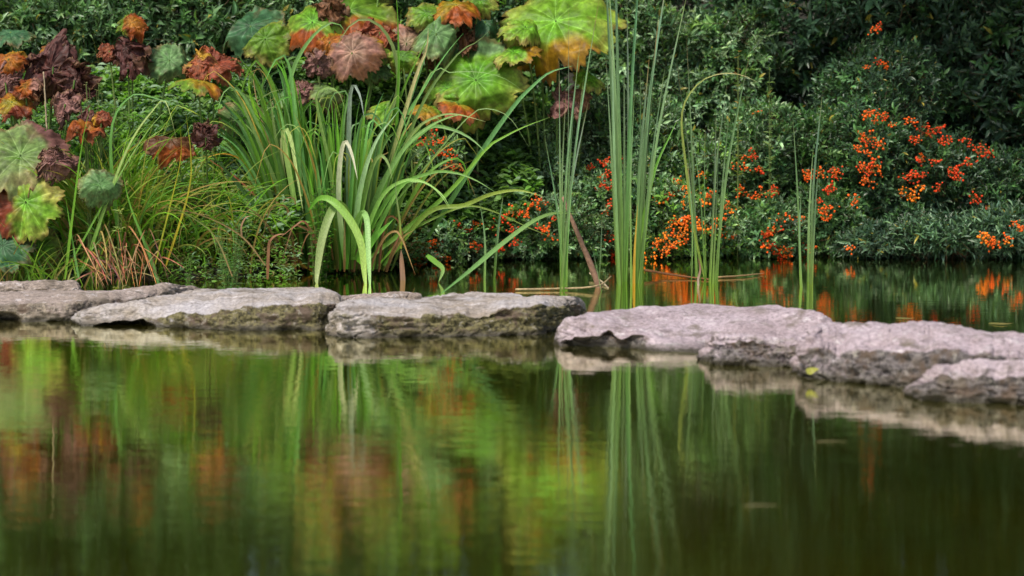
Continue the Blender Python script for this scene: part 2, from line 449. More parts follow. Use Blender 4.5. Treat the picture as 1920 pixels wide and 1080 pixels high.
# ------------------------------------------------------------------ blades, tubes
def spline(pts, n):
    p = np.asarray(pts, float)
    if len(p) == 2: return p[0] + (p[1] - p[0]) * np.linspace(0, 1, n)[:, None]
    q = np.concatenate([[2 * p[0] - p[1]], p, [2 * p[-1] - p[-2]]])
    d = np.linalg.norm(np.diff(p, axis=0), axis=1); cum = np.concatenate([[0], np.cumsum(d)])
    s = np.linspace(0, cum[-1], n)
    i = np.clip(np.searchsorted(cum, s, side='right') - 1, 0, len(p) - 2)
    t = ((s - cum[i]) / d[i])[:, None]
    a, b, c, e = q[i], q[i + 1], q[i + 2], q[i + 3]
    return 0.5 * ((2 * b) + (c - a) * t + (2 * a - 5 * b + 4 * c - e) * t ** 2 + (3 * b - a - 3 * c + e) * t ** 3)
def blade_geo(pts, w, cb, ct, tw=0.0, tw2=None, n=26, base_w=0.6, fold=0.22, taper=2.2, ctip=None):
    """pts world control points base->tip, w full width (m), cb/ct base and tip colour"""
    S = spline(pts, n)
    T = nrm(np.gradient(S, axis=0))
    t = np.linspace(0, 1, n)
    n0 = nrm(np.array([0.0, -1.0, 0.25]))
    side = nrm(np.cross(T, n0)); nor = np.cross(side, T)
    a = np.radians(tw + (0 if tw2 is None else (tw2 - tw)) * t)[:, None]
    side2 = side * np.cos(a) + nor * np.sin(a); nor2 = nor * np.cos(a) - side * np.sin(a)
    wd = w * 0.5 * np.minimum(base_w + t * 3, 1) * np.clip(1 - t ** taper, 0.02, 1)
    wd = wd[:, None]
    V = np.stack([S - side2 * wd, S + nor2 * wd * -fold * 2, S + side2 * wd], 1).reshape(-1, 3)
    F = grid_faces(n, 3)
    C = np.asarray(cb) * (1 - t[:, None]) ** 1.5 + np.asarray(ct) * (1 - (1 - t[:, None]) ** 1.5)
    if ctip is not None:
        k = np.clip((t - 0.8) / 0.15, 0, 1)[:, None]
        C = C * (1 - k) + np.asarray(ctip) * k
    return V, F, np.repeat(C, 3, 0)
def tube_geo(pts, r, cb, n=12, k=5, r2=None):
    S = spline(pts, n)
    T = nrm(np.gradient(S, axis=0))
    ref = np.array([0.31, 0.9, 0.2])
    s = nrm(np.cross(T, ref)); u = np.cross(T, s)
    rr = np.linspace(r, r if r2 is None else r2, n)[:, None, None]
    a = np.linspace(0, 2 * np.pi, k, endpoint=False)[None, :, None]
    V = S[:, None] + (s[:, None] * np.cos(a) + u[:, None] * np.sin(a)) * rr
    return V.reshape(-1, 3), grid_faces(n, k, True), np.asarray(cb)
def jit(c, a=0.2):
    return np.clip(np.asarray(c) * (1 + a * (rng.random(3) - 0.5)) * (1 + a * (rng.random() - 0.5) * 2), 0, 1)

def K(ox, oy, s):                                    # pixel polylines measured on enlarged crops
    return lambda pts: [(ox + x / s, oy + y / s) for x, y in pts]
c2, c3, c4 = K(350, 0, 1.928), K(750, 0, 1.928), K(1100, 0, 1.8)
def to3(pts, Y0, Y1):
    m_ = len(pts)
    return [P(x, y, Y0 + (Y1 - Y0) * i / (m_ - 1)) for i, (x, y) in enumerate(pts)]

G_DARK, G_MID, G_BLUE = (0.05, 0.14, 0.010), (0.11, 0.29, 0.022), (0.13, 0.30, 0.09)
G_PALE, G_CREAM, G_YEL = (0.22, 0.35, 0.11), (0.50, 0.52, 0.24), (0.30, 0.36, 0.04)
REED, REEDB = (0.17, 0.28, 0.18), (0.17, 0.30, 0.05)
GOLD, BROWN, STRAW = (0.60, 0.33, 0.03), (0.16, 0.07, 0.03), (0.36, 0.24, 0.12)

def clump(name, base, label, cat, group, leaves, mat=M_BLADE, wk=.82):
    """leaves: (pixel pts base->tip, Ybase, Ytip, width px, base col, tip col, kwargs)"""
    root = empty(name, base, label, cat, group)
    for L in leaves:
        pts, Ya, Yb, wpx, cb, ct = L[:6]
        kw = L[6] if len(L) > 6 else {}
        kw = dict(kw); lab = kw.pop("label", None)
        Vv, F, C = blade_geo(to3(pts, Ya, Yb), wpx * wk * Ya / 4000, jit(cb), jit(ct, .35), **kw)
        o = mesh("leaf", Vv, [F], mat, root, C)
        if lab: o["label"] = lab
    return root

# ---- reed clumps standing in the pond
RG = "upright reed clumps standing in the water"
def reeds(label, bx, by, spread, tips, wpx, extra=(), colb=REEDB, seedc=0):
    Wp = W(bx, by)
    Y = Wp[1]
    lv = []
    for i, tp in enumerate(tips):
        tx, ty = tp[0], tp[1]
        wd = tp[2] if len(tp) > 2 else wpx
        b0 = bx + (tp[3] if len(tp) > 3 else spread * (rng.random() * 2 - 1))
        yb = by + rng.uniform(-7, 7)
        Yi = W(b0, yb)[1]
        mid = (b0 + (tx - b0) * 0.42 + rng.uniform(-6, 6), yb + (ty - yb) * 0.5)
        lv.append(([(b0 - (tx - b0) * 0.01, yb + 14), mid, (tx, ty)], Yi, Yi + rng.uniform(-0.12, 0.12), wd * .92, colb, REED,
                   dict(tw=rng.uniform(-60, 60), tw2=rng.uniform(-75, 75), base_w=0.9, taper=3.5, fold=0.3, ctip=jit((0.22, 0.30, 0.12) if rng.random() < .6 else (0.30, 0.19, 0.08)))))
    for e in extra: lv.append(e)
    return clump("reed_clump", (Wp[0], Y, 0), label, "reeds", RG, lv, wk=.58)

reeds("slim clump of upright green reeds left of the tallest reeds, beside a leaning brown stalk", 1056, 540, 8,
      [(1020, 250, 8), (1048, 88, 9), (1062, 160, 7), (1088, 80, 8), (1108, 95, 8), (1124, -5, 7), (1066, 5, 3), (1084, 100, 8), (1103, 190, 8), (1095, 140, 8)], 8)
reeds("tallest and thickest clump of reeds, rising past the picture's top edge, yellowish at the waterline", 1184, 530, 24,
      [(1130, -140, 15, -24), (1140, -60, 13, -20), (1152, -180, 14, -16), (1147, 60, 10, -22), (1175, -30, 10, -8), (1206, -160, 14, -12), (1170, 110, 10, -14),
       (1200, 105, 11, 12), (1218, 100, 12, 8), (1247, 125, 8, 16), (1258, -90, 12, 4), (1290, -20, 11, 14), (1235, 30, 10, 10), (1190, 160, 10, 0), (1135, 90, 8, -26), (1212, 200, 9, 18), (1226, 150, 10, 20),], 12,
      extra=[(c4([(150, 960), (200, 700), (235, 560), (275, 470), (312, 392)]), 9.0, 9.2, 14, REEDB, G_MID, {}),
             ([(1188, 560), (1190, 470), (1196, 380)], 8.95, 8.95, 9, GOLD, (0.5, 0.33, 0.05), dict(label="yellow dying reed leaf"))])
reeds("loose clump of thin reeds with one leaf arching over to the right", 1322, 527, 18,
      [(1268, 110, 8, -14), (1287, 66, 8, -16), (1292, 200, 7, 0), (1343, 210, 9, 8), (1365, 140, 8, 10), (1410, 80, 10, 18), (1289, 300, 7, -26), (1322, 240, 6, 2), (1350, 230, 7, 14), (1300, 260, 6, -8), (1370, 180, 7, 22)], 8,
      extra=[(c4([(400, 950), (360, 760), (335, 560), (320, 400), (345, 320), (400, 265), (470, 247), (530, 255), (575, 277)]), 9.1, 9.0, 10, REEDB, (0.30, 0.36, 0.10), dict(tw=50, tw2=0, ctip=(0.6, 0.5, 0.25)))])
reeds("pair of short separate reed shoots furthest right, in front of the berry bushes", 1510, 535, 10,
      [(1487, 222, 10, -8), (1525, 272, 9, 5), (1542, 175, 12, 10), (1502, 355, 6, -6), (1535, 300, 8, 12)], 9)
reeds("two short bare reed spears left of the leaning brown stalk", 920, 527, 14,
      [(898, 370, 8, -12), (944, 362, 10, 6)], 9)
reeds("single thin short reed spear just left of the tallest reed clump", 1122, 540, 2, [(1129, 408, 5, 0), (1112, 470, 4, 8)], 5)

# ---- iris clumps
IG = "arching iris clumps on the bank"
def fan(bx, by, sp, Y, n, hx, hy, wpx, cols, droop=0.3, tcx=0):
    out = []
    for i in range(n):
        u = (i + 0.5) / n * 2 - 1 + rng.uniform(-0.12, 0.12)
        b0 = bx + sp * u
        tx = bx + tcx + hx * u + rng.uniform(-25, 25)
        ty = by - hy * (1 - 0.25 * u * u) * rng.uniform(0.72, 1.08)
        m1 = (b0 + (tx - b0) * 0.25, by + (ty - by) * 0.45)
        m2 = (b0 + (tx - b0) * 0.62, by + (ty - by) * 0.84)
        pts = [(b0, by), m1, m2, (tx, ty)]
        if rng.random() < droop:
            s = 1 if tx > bx else -1
            pts += [(tx + s * rng.uniform(12, 30), ty + rng.uniform(0, 12)), (tx + s * rng.uniform(32, 52), ty + rng.uniform(30, 90))]
        cb, ct = cols[int(rng.integers(len(cols)))]
        dy = rng.uniform(-0.18, 0.25)
        out.append((pts, Y + dy * 0.5, Y + dy, wpx * rng.uniform(0.7, 1.2), cb, ct, dict(tw=rng.uniform(-50, 50), tw2=rng.uniform(-40, 60), fold=0.25)))
    return out
gc = [((0.05, 0.12, 0.012), (0.12, 0.29, 0.03)), ((0.03, 0.075, 0.01), (0.05, 0.14, 0.02)), ((0.04, 0.09, 0.012), (0.07, 0.18, 0.04)), ((0.12, 0.14, 0.02), (0.20, 0.36, 0.06)), ((0.10, 0.12, 0.02), G_MID), (G_DARK, G_MID), (G_DARK, G_BLUE), (G_MID, G_BLUE), ((0.12, 0.10, 0.02), G_BLUE)]
YA = W(570, 508)[1]
A = fan(560, 500, 30, YA, 74, 105, 385, 15, gc, 0.35, -70)
DEAD = [(BROWN, (0.26, 0.15, 0.06)), ((0.2, 0.09, 0.03), STRAW), ((0.12, 0.06, 0.025), (0.2, 0.10, 0.04))]
A += fan(558, 503, 30, YA, 16, 160, 360, 6, [((0.10, 0.14, 0.02), (0.30, 0.36, 0.06)), ((0.14, 0.12, 0.02), (0.42, 0.36, 0.08)), (G_MID, G_PALE)], .7, -70)
A += fan(555, 505, 30, YA - .12, 12, 110, 130, 8, DEAD, .6, -40)
A += [
 (c2([(430, 960), (375, 740), (310, 500), (235, 350), (195, 300)]), YA, YA - 0.1, 17, (0.09, 0.09, 0.02), G_MID, {}),
 (c2([(425, 950), (350, 700), (265, 450), (225, 320), (235, 245)]), YA, YA, 18, G_DARK, (0.20, 0.36, 0.03), {}),
 (c2([(410, 940), (355, 680), (322, 500), (300, 335)]), YA - .05, YA - .05, 17, G_MID, G_PALE, {}),
 (c2([(420, 930), (330, 680), (220, 420), (160, 310), (95, 262)]), YA, YA - 0.15, 12, G_DARK, G_PALE, {}),
 (c2([(400, 930), (320, 620), (250, 430), (190, 330), (140, 325), (100, 430)]), YA, YA - 0.1, 11, G_DARK, G_PALE, {}),
 (c2([(400, 900), (330, 620), (262, 400), (240, 270), (258, 245), (280, 292)]), YA, YA, 6, G_MID, (0.5, 0.35, 0.22), {}),
 (c2([(440, 930), (380, 640), (360, 400), (385, 250), (440, 150), (500, 92), (545, 82), (580, 125)]), YA + .1, YA + .1, 13, G_DARK, G_PALE, dict(taper=5)),
 (c2([(420, 900), (370, 620), (348, 480), (360, 465), (380, 520), (400, 640), (422, 772)]), YA - .1, YA - .2, 14, G_MID, (0.44, 0.50, 0.17), dict(taper=3, label="cream drooping leaf")),
 (c2([(400, 880), (355, 650), (340, 510), (350, 490), (368, 560)]), YA - .1, YA - .15, 10, G_MID, G_CREAM, {}),
 (c2([(400, 930), (340, 640), (290, 420), (250, 380), (300, 335), (360, 320)]), YA, YA - .1, 9, G_MID, G_PALE, {}),
 (c2([(440, 960), (280, 780), (180, 660), (100, 570), (60, 540)]), YA - .1, YA - .3, 17, G_DARK, G_BLUE, {}),
 (c2([(430, 940), (300, 760), (225, 620), (185, 570), (130, 555), (75, 570), (30, 610)]), YA, YA - .2, 8, BROWN, GOLD, {}),
 (c2([(450, 960), (330, 800), (200, 660), (100, 590), (40, 545)]), YA, YA - .1, 8, BROWN, (0.35, 0.12, 0.06), dict(label="reddish dying leaf")),
 (c2([(460, 980), (390, 930), (300, 810), (240, 740), (205, 700)]), YA - .1, YA - .1, 12, GOLD, (0.22, 0.16, 0.03), dict(label="yellow withered leaf")),
 (c2([(380, 940), (240, 830), (130, 700), (20, 640), (-60, 620)]), YA, YA - .2, 7, G_MID, G_YEL, {}),
 (c2([(400, 950), (390, 700), (425, 500), (400, 360), (410, 350)]), YA, YA, 9, (0.12, 0.10, 0.02), G_BLUE, {}),
]
clump("iris_clump", (W(570, 508)[0], YA, 0), "tall arching strap-leaved iris clump left of centre, with a cream leaf hanging down", "iris plant", IG, A, wk=.74)

YB = W(660, 515)[1]
Bc = fan(660, 505, 60, YB, 58, 130, 330, 13, gc, 0.35, 30)
Bc += fan(665, 508, 70, YB, 16, 190, 300, 6, [((0.10, 0.14, 0.02), (0.30, 0.36, 0.06)), ((0.14, 0.12, 0.02), (0.42, 0.36, 0.08)), (G_MID, G_PALE)], .7, 20)
Bc += fan(665, 510, 70, YB - .12, 12, 130, 110, 8, DEAD, .6, 0)
Bc += [
 (c2([(540, 960), (535, 700), (560, 450), (572, 338)]), YB, YB, 13, G_DARK, G_MID, {}),
 (c2([(590, 940), (585, 620), (590, 360), (605, 308), (628, 350), (642, 430)]), YB, YB - .15, 14, G_DARK, (0.42, 0.5, 0.34), dict(taper=4)),
 (c2([(560, 940), (520, 620), (480, 430), (470, 340), (512, 315), (550, 335), (575, 400)]), YB, YB - .1, 12, G_DARK, G_PALE, {}),
 (c2([(570, 940), (550, 720), (556, 570), (574, 510), (598, 560), (618, 650)]), YB - .15, YB - .25, 14, G_MID, (0.48, 0.56, 0.33), dict(taper=4)),
 (c2([(600, 930), (640, 720), (672, 600), (702, 562), (728, 590), (745, 655)]), YB - .1, YB - .2, 14, G_MID, G_PALE, dict(taper=4)),
 (c2([(440, 760), (480, 716), (530, 728), (590, 795), (630, 880), (642, 985), (650, 1060)]), YB - .2, YB - .42, 20, G_MID, (0.30, 0.46, 0.10), dict(taper=6, base_w=0.2, label="broad bright leaf bowing down into the water")),
 (c2([(620, 900), (590, 800), (555, 740), (525, 760), (490, 860), (470, 1000), (475, 1040)]), YB - .1, YB - .42, 22, G_MID, (0.38, 0.52, 0.16), dict(taper=6, label="broad pale leaf bowing down into the water")),
 (c2([(600, 930), (610, 820), (635, 768), (652, 800), (657, 910), (664, 1066)]), YB - .1, YB - .45, 15, G_MID, (0.50, 0.60, 0.32), dict(taper=6)),
 (c2([(600, 940), (660, 780), (720, 640), (800, 520), (880, 455), (960, 420)]) + c3([(230, 415)]), YB, YB - .3, 16, G_DARK, G_PALE, {}),
 (c2([(620, 940), (690, 740), (770, 560), (850, 480)]) + c3([(130, 455), (220, 480), (280, 520), (310, 555)]), YB, YB - .3, 13, G_MID, G_PALE, dict(taper=4)),
 (c2([(610, 940), (700, 720), (780, 655), (850, 655), (920, 700), (952, 750)]), YB - .1, YB - .3, 12, G_MID, G_PALE, {}),
 (c2([(600, 940), (625, 700), (680, 520), (770, 395)]), YB - .1, YB - .2, 16, G_MID, (0.36, 0.46, 0.30), {}),
 (c2([(680, 900), (720, 650), (765, 490), (800, 380), (828, 298)]), YB + .1, YB + .1, 17, (0.3, 0.2, 0.03), (0.72, 0.38, 0.02), dict(label="orange-yellow upright dying leaf")),
 (c2([(600, 920), (700, 560), (780, 330), (850, 180), (910, 60)]), YB + .15, YB + .15, 10, G_DARK, G_MID, {}),
 (c2([(640, 920), (740, 560), (820, 330), (880, 150), (900, 80)]), YB + .2, YB + .2, 9, G_DARK, G_BLUE, {}),
 (c2([(640, 940), (760, 500), (850, 330), (930, 205), (1000, 120)]), YB + .1, YB + .1, 12, G_DARK, G_BLUE, {}),
 (c2([(600, 900), (700, 500), (762, 330), (752, 190), (705, 100), (645, 68), (590, 92), (540, 170)]), YB + .15, YB + .1, 11, G_DARK, G_PALE, dict(taper=5)),
 (c2([(640, 900), (740, 600), (764, 330), (764, 100), (755, -60)]), YB + .1, YB + .1, 10, G_DARK, G_MID, {}),
 (c3([(-180, 940), (0, 560), (60, 465), (130, 422), (200, 412), (310, 440)]), YB, YB - .2, 13, G_DARK, G_PALE, {}),
 (c3([(-120, 940), (150, 720), (310, 540), (370, 498), (450, 458), (542, 424)]), YB - .1, YB - .1, 13, G_DARK, (0.22, 0.40, 0.06), {}),
 (c3([(-150, 900), (-20, 690), (110, 625), (200, 625), (275, 652), (345, 695)]), YB - .1, YB - .3, 12, G_MID, G_PALE, {}),
 (c3([(-120, 900), (0, 680), (60, 655), (110, 670), (150, 710), (178, 752)]), YB - .1, YB - .2, 11, G_MID, G_PALE, {}),
 (c3([(-60, 960), (100, 770), (230, 742), (330, 702), (430, 688), (522, 712)]), YB - .1, YB - .3, 12, G_DARK, (0.32, 0.42, 0.08), dict(taper=4)),
 (c3([(-80, 960), (20, 850), (120, 790), (240, 745), (340, 765), (470, 825), (560, 860)]), YB - .1, YB - .2, 7, G_MID, (0.32, 0.40, 0.08), {}),
 (c3([(100, 860), (300, 540), (410, 385), (470, 320), (540, 262), (625, 238)]), YB + .35, YB + .35, 13, G_DARK, G_BLUE, dict(taper=4)),
 (c3([(-150, 900), (90, 300), (180, 262), (300, 262), (380, 285), (450, 332)]), YB, YB - .1, 5, G_MID, G_PALE, {}),
 (c3([(-100, 900), (60, 420), (200, 205), (280, 150), (322, 112)]), YB + .05, YB + .05, 12, G_DARK, G_PALE, {}),
 (c3([(-100, 800), (50, 300), (95, 180), (102, 100)]), YB + .05, YB, 11, G_MID, G_CREAM, dict(taper=5)),
 (c3([(-160, 900), (60, 640), (250, 420), (330, 395), (400, 430), (465, 530)]), YB, YB - .1, 5, G_MID, G_PALE, {}),
 (c2([(530, 940), (470, 640), (420, 480), (385, 400)]), YB, YB, 8, (0.14, 0.08, 0.02), (0.4, 0.3, 0.04), {}),
 (c2([(600, 880), (640, 700), (672, 590), (650, 560)]), YB - .1, YB - .1, 12, STRAW, (0.55, 0.42, 0.2), dict(label="straw coloured bent leaf")),
 (c2([(620, 950), (680, 860), (750, 790)]), YB - .2, YB - .3, 20, G_MID, (0.16, 0.34, 0.07), {}),
 (c2([(775, 900), (770, 800), (757, 700), (755, 640)]), YB - .2, YB - .2, 6, G_YEL, G_PALE, {}),
]
clump("iris_clump", (W(660, 515)[0], YB, 0), "widest arching iris clump, with broad leaves bowing into the water and one orange leaf", "iris plant", IG, Bc, wk=.72)

# ---- leaf falling across to the water, stalks and floating bits
def single(name, label, cat, pts3, w, cb, ct, group=None, **kw):
    Vv, F, C = blade_geo(pts3, w, cb, ct, **kw)
    b = np.array(pts3[0])
    V2 = Vv.copy()
    back = Vv - np.array([0, -1, 0.2]) * 0.0016              # a second skin gives it thickness
    nV = len(Vv)
    return mesh(name, np.concatenate([V2, back]), [F, F[:, ::-1] + nV], M_BLADE, None, np.concatenate([C, C]), True, (label, cat, group))
def stick(name, label, cat, pts3, r, r2, c, group=None):
    Vv, F, C = tube_geo(pts3, r, c, n=18, k=7, r2=r2)
    Vv = Vv + 0.0012 * vnoise(Vv * 90)[:, None]
    n_ = len(Vv)
    Vv = np.concatenate([Vv, [Vv[:7].mean(0), Vv[-7:].mean(0)]])
    a = np.arange(7)
    t = np.concatenate([np.stack([np.full(7, n_), (a + 1) % 7, a], -1), np.stack([np.full(7, n_ + 1), n_ - 7 + a, n_ - 7 + (a + 1) % 7], -1)])
    return mesh(name, Vv, [t, F], M_STEM, None, np.broadcast_to(np.asarray(c, float), Vv.shape), True, (label, cat, group))
pts = c3([(150, 1060), (250, 980), (370, 880), (480, 800), (560, 770), (645, 774)])
single("bent_reed_leaf", "long pale green reed leaf slanting down to the water beside the middle stone", "leaf",
       [P(pts[0][0], pts[0][1], 8.25)] + [P(x, y, 8.35 + 0.13 * i) for i, (x, y) in enumerate(pts[1:])], 0.020, G_BLUE, G_PALE, tw=10, tw2=30, base_w=0.2, taper=5)
pts = c3([(735, 1090), (700, 985), (640, 840), (588, 712)])
stick("broken_stalk", "leaning brown broken stalk standing in the water between the two reed clumps", "stalk",
      [P(x, y, 8.8) for x, y in pts], 0.016, 0.006, (0.22, 0.13, 0.09))
stick("floating_stalk", "pale straw stalk floating on the water left of the tallest reeds", "stalk",
      [W(966, 543, .006), W(1050, 541, .008), W(1120, 536, .02), W(1146, 518, .03)], 0.0045, 0.003, (0.30, 0.23, 0.13))
stick("floating_stalk", "reddish brown stalk lying in the water right of the tallest reeds", "stalk",
      [W(1208, 506, .03), W(1260, 515, .012), W(1330, 524, .004)], 0.006, 0.003, (0.20, 0.09, 0.04))
stick("floating_stalk", "thin straw stalk floating right of the loose reeds with the arching leaf", "stalk",
      [W(1345, 520, .006), W(1400, 516, .008), W(1432, 512, .006)], 0.004, 0.002, (0.28, 0.18, 0.09))
stick("floating_twig", "thin pale twig end poking up from the water beside the brown stalk", "twig",
      [W(1140, 540, .0), W(1126, 526, .01), W(1105, 512, .02)], 0.005, 0.003, (0.4, 0.33, 0.22))
single("withered_leaf", "withered pinkish brown leaf standing in the water under the central iris", "leaf",
       [P(756, 545, 9.1), P(755, 520, 9.1), P(753, 490, 9.1), P(752, 468, 9.1)], 0.024, (0.25, 0.16, 0.12), (0.30, 0.18, 0.12), tw=20, taper=5)
single("withered_leaf", "small white curled leaf scrap in the water among the loose reeds", "leaf",
       [P(1311, 547, 8.9), P(1309, 525, 8.9), P(1313, 505, 8.9), P(1309, 483, 8.9)], 0.010, (0.5, 0.45, 0.38), (0.22, 0.08, 0.06), tw=20, taper=4)
single("fallen_leaf", "short green leaf piece dangling at the waterline right of the central iris", "leaf",
       [P(800, 478, 9.2), P(815, 490, 9.15), P(830, 505, 9.05), P(822, 530, 9.0)], 0.024, G_MID, G_PALE, tw=10, taper=4)
pts = c2([(292, 1010), (296, 900), (302, 870), (325, 850), (360, 845)])
single("withered_stalk", "bent brown withered stalk with a folded tip in front of the left iris", "stalk",
       [P(x, y, 8.85 - 0.02 * i) for i, (x, y) in enumerate(pts)], 0.016, (0.22, 0.11, 0.05), (0.34, 0.18, 0.11), tw=30, taper=4)
pts = c2([(200, 860), (197, 820), (212, 788), (232, 780)])
single("withered_stalk", "small hooked brown stalk above the bent one in front of the left iris", "stalk",
       [P(x, y, 8.9) for x, y in pts], 0.008, (0.25, 0.16, 0.09), (0.40, 0.24, 0.15), tw=10, taper=4)
for (x, y, w, lab) in ((1755, 609, 46, "thin yellowish leaf floating on dark water behind the right-hand slab, nearest of three"),
                       (1880, 606, 26, "small pale leaf floating by the right frame edge behind the slab"),
                       (1700, 596, 20, "tiny straw scrap floating behind the right-hand slab")):
    single("floating_leaf", lab, "leaf", [W(x - w, y, .004), W(x, y + 1, .005), W(x + w * .8, y, .004)], 0.02, (0.16, 0.16, 0.05), (0.2, 0.17, 0.06), "leaf scraps floating on the pond", tw=60, fold=0.05)

# ------------------------------------------------------------------ grass tussocks
def arc3(base, az, el, length, droop, n=7):
    p = np.array(base, float); out = [p.copy()]
    e = el
    for i in range(n):
        e = el - droop * ((i + 1) / n) ** 1.6
        d = np.array([math.cos(e) * math.cos(az), math.cos(e) * math.sin(az), math.sin(e)])
        p = p + d * length / n
        out.append(p.copy())
    return out
def tussock(label, cx, cy, spx, sdep, n, lmin, lmax, w, cols, group, extra=(), elr=(55, 88), drr=(20, 95)):
    b = W(cx, cy); Y = b[1]
    bag = Bag()
    for i in range(n):
        bx = cx + rng.normal() * spx; yy = Y + rng.uniform(0, sdep)
        p = P(bx, cy, yy); z = max(float(ground_z(np.array([p[0]]), np.array([yy]))[0]), -0.02)
        az = rng.uniform(0, 2 * math.pi)
        cb, ct = cols[int(rng.integers(len(cols)))]
        pt = arc3((p[0], yy, z), az, math.radians(rng.uniform(*elr)), rng.uniform(lmin, lmax), math.radians(rng.uniform(*drr)))
        Vv, F, C = blade_geo(pt, w * rng.uniform(0.6, 1.3), jit(cb), jit(ct), tw=rng.uniform(-70, 70), tw2=rng.uniform(-70, 70), n=14, fold=0.2)
        bag.add(Vv, None, F, C)
    for e in extra:
        pts, Ya, Yb, wpx, cb, ct = e
        Vv, F, C = blade_geo(to3(pts, Ya, Yb), wpx * .62 * Ya / 4000, cb, ct, tw=10, tw2=50, n=24)
        bag.add(Vv, None, F, C)
    root = empty("grass_tussock", (b[0], Y + sdep * .4, 0), label, "grass", group)
    bag.build("leaves", M_BLADE, root)["kind"] = "stuff"
    return root
TG = "grass tussocks along the left bank"
gcol = [((0.07, 0.12, 0.01), (0.14, 0.29, 0.02)), ((0.08, 0.14, 0.01), (0.20, 0.36, 0.03)), ((0.10, 0.11, 0.02), (0.26, 0.34, 0.06)), ((0.12, 0.11, 0.02), (0.36, 0.40, 0.08)), ((0.06, 0.14, 0.01), (0.14, 0.34, 0.06)), ((0.08, 0.16, 0.01), (0.20, 0.42, 0.03)), ((0.08, 0.16, 0.01), (0.16, 0.36, 0.03)), ((0.16, 0.10, 0.03), (0.34, 0.26, 0.08))]
k1 = K(0, 0, 1.928)
tussock("fine green grass tussock at the left bank with russet dead stalks hanging over the stones", 205, 525, 42, .45, 700, .30, .80, .0105, gcol, TG,
  extra=[(k1([(235, 1010), (262, 780), (300, 500), (330, 380)]), 8.75, 8.8, 10, (0.14, 0.28, 0.02), G_MID),
         (k1([(575, 1030), (540, 920), (470, 740), (440, 600)]), 8.75, 8.8, 12, G_BLUE, G_MID),
         (k1([(285, 1010), (260, 860), (235, 700)]), 8.75, 8.8, 8, G_BLUE, G_MID),
         (k1([(250, 960), (440, 620), (560, 440), (640, 380), (720, 370)]), 8.9, 8.7, 7, G_MID, G_PALE),
         (k1([(300, 980), (450, 560), (560, 390), (600, 370), (640, 510)]), 8.9, 8.7, 12, G_MID, (0.42, 0.5, 0.2)),
         (k1([(560, 960), (640, 640), (655, 540), (650, 440)]), 8.95, 8.9, 6, G_YEL, (0.38, 0.34, 0.02)),
         (k1([(600, 960), (680, 700), (690, 560), (670, 400)]), 8.95, 8.9, 8, (0.35, 0.27, 0.02), (0.36, 0.36, 0.03)),
         (k1([(440, 960), (400, 500), (470, 350), (560, 355), (700, 400)]), 9.0, 8.9, 14, G_MID, G_BLUE),
         (k1([(840, 1000), (780, 860), (700, 790), (600, 745), (500, 735)]), 8.7, 8.6, 5, STRAW, G_PALE),
         (k1([(960, 960), (880, 860), (760, 790), (640, 760), (540, 780)]), 8.7, 8.6, 5, STRAW, STRAW)])
tussock("loose thin grass between the russet-stalked tussock and the left iris", 360, 520, 62, .5, 760, .25, .62, .0085, gcol, TG, drr=(30, 120))
tussock("sparse grass tussock at the frame's left edge below the pale umbrella leaves", 60, 540, 60, .3, 200, .12, .34, .007, gcol, TG)
tussock("thin grass growing behind the leaves where the bank meets the central iris", 470, 470, 60, .5, 300, .3, .7, .007, gcol, TG)
tussock("airy pale seeding grass rising in front of the maroon crumpled leaves", 230, 470, 70, .4, 110, .55, .95, .0035, [((0.12, 0.16, 0.04), (0.30, 0.28, 0.12)), ((0.10, 0.16, 0.04), (0.22, 0.30, 0.12))], TG, drr=(5, 55), elr=(70, 88))
# russet dead stalks
root = empty("dead_grass", (W(205, 535)[0], 8.75, 0), "russet dead grass stalks hanging down onto the left stones", "dead grass")
for i in range(70):
    x0, y0 = 160 + rng.normal() * 22 + i * 1.7, 470 + rng.normal() * 24
    x1 = x0 + rng.normal() * 34 + 14; y1 = 534 + rng.uniform(-32, 16)
    Vv, F, C = blade_geo([P(x0 - 5, y0 + 10, 8.85), P(x0, y0, 8.78), P((x0 + x1) / 2 + rng.normal() * 4, (y0 + y1) / 2 - 5, 8.72), P(x1, y1, 8.68)], rng.uniform(.003, .0065), jit((0.20, 0.085, 0.03), .6), jit((0.26, 0.14, 0.07), .9), tw=rng.uniform(-60, 60), n=12, taper=4)
    mesh("stalk", Vv, [F], M_DRY, root, C)

# ------------------------------------------------------------------ umbrella plants
UG = "big round-leaved umbrella plants on the bank"
ZC = dict(
 green=((0.07, 0.19, 0.012), (0.13, 0.24, 0.02), (0.24, 0.24, 0.05)),
 lime=((0.09, 0.27, 0.012), (0.18, 0.33, 0.03), (0.34, 0.34, 0.07)),
 pale=((0.12, 0.21, 0.05), (0.17, 0.24, 0.08), (0.27, 0.17, 0.08)),
 blue=((0.035, 0.11, 0.04), (0.05, 0.14, 0.06), (0.09, 0.17, 0.07)),
 grey=((0.09, 0.20, 0.06), (0.13, 0.24, 0.09), (0.20, 0.26, 0.10)),
 pink=((0.27, 0.20, 0.12), (0.30, 0.15, 0.12), (0.32, 0.17, 0.06)),
 rust=((0.20, 0.06, 0.02), (0.17, 0.035, 0.015), (0.22, 0.06, 0.02)),
 orange=((0.30, 0.13, 0.012), (0.30, 0.07, 0.012), (0.16, 0.04, 0.015)),
 maroon=((0.050, 0.018, 0.014), (0.065, 0.020, 0.017), (0.09, 0.036, 0.03)),
 brown=((0.11, 0.05, 0.02), (0.13, 0.055, 0.025), (0.15, 0.08, 0.04)),
 mauve=((0.15, 0.07, 0.06), (0.18, 0.085, 0.075), (0.17, 0.09, 0.07)),
 amber=((0.20, 0.20, 0.012), (0.32, 0.18, 0.012), (0.32, 0.09, 0.012)))
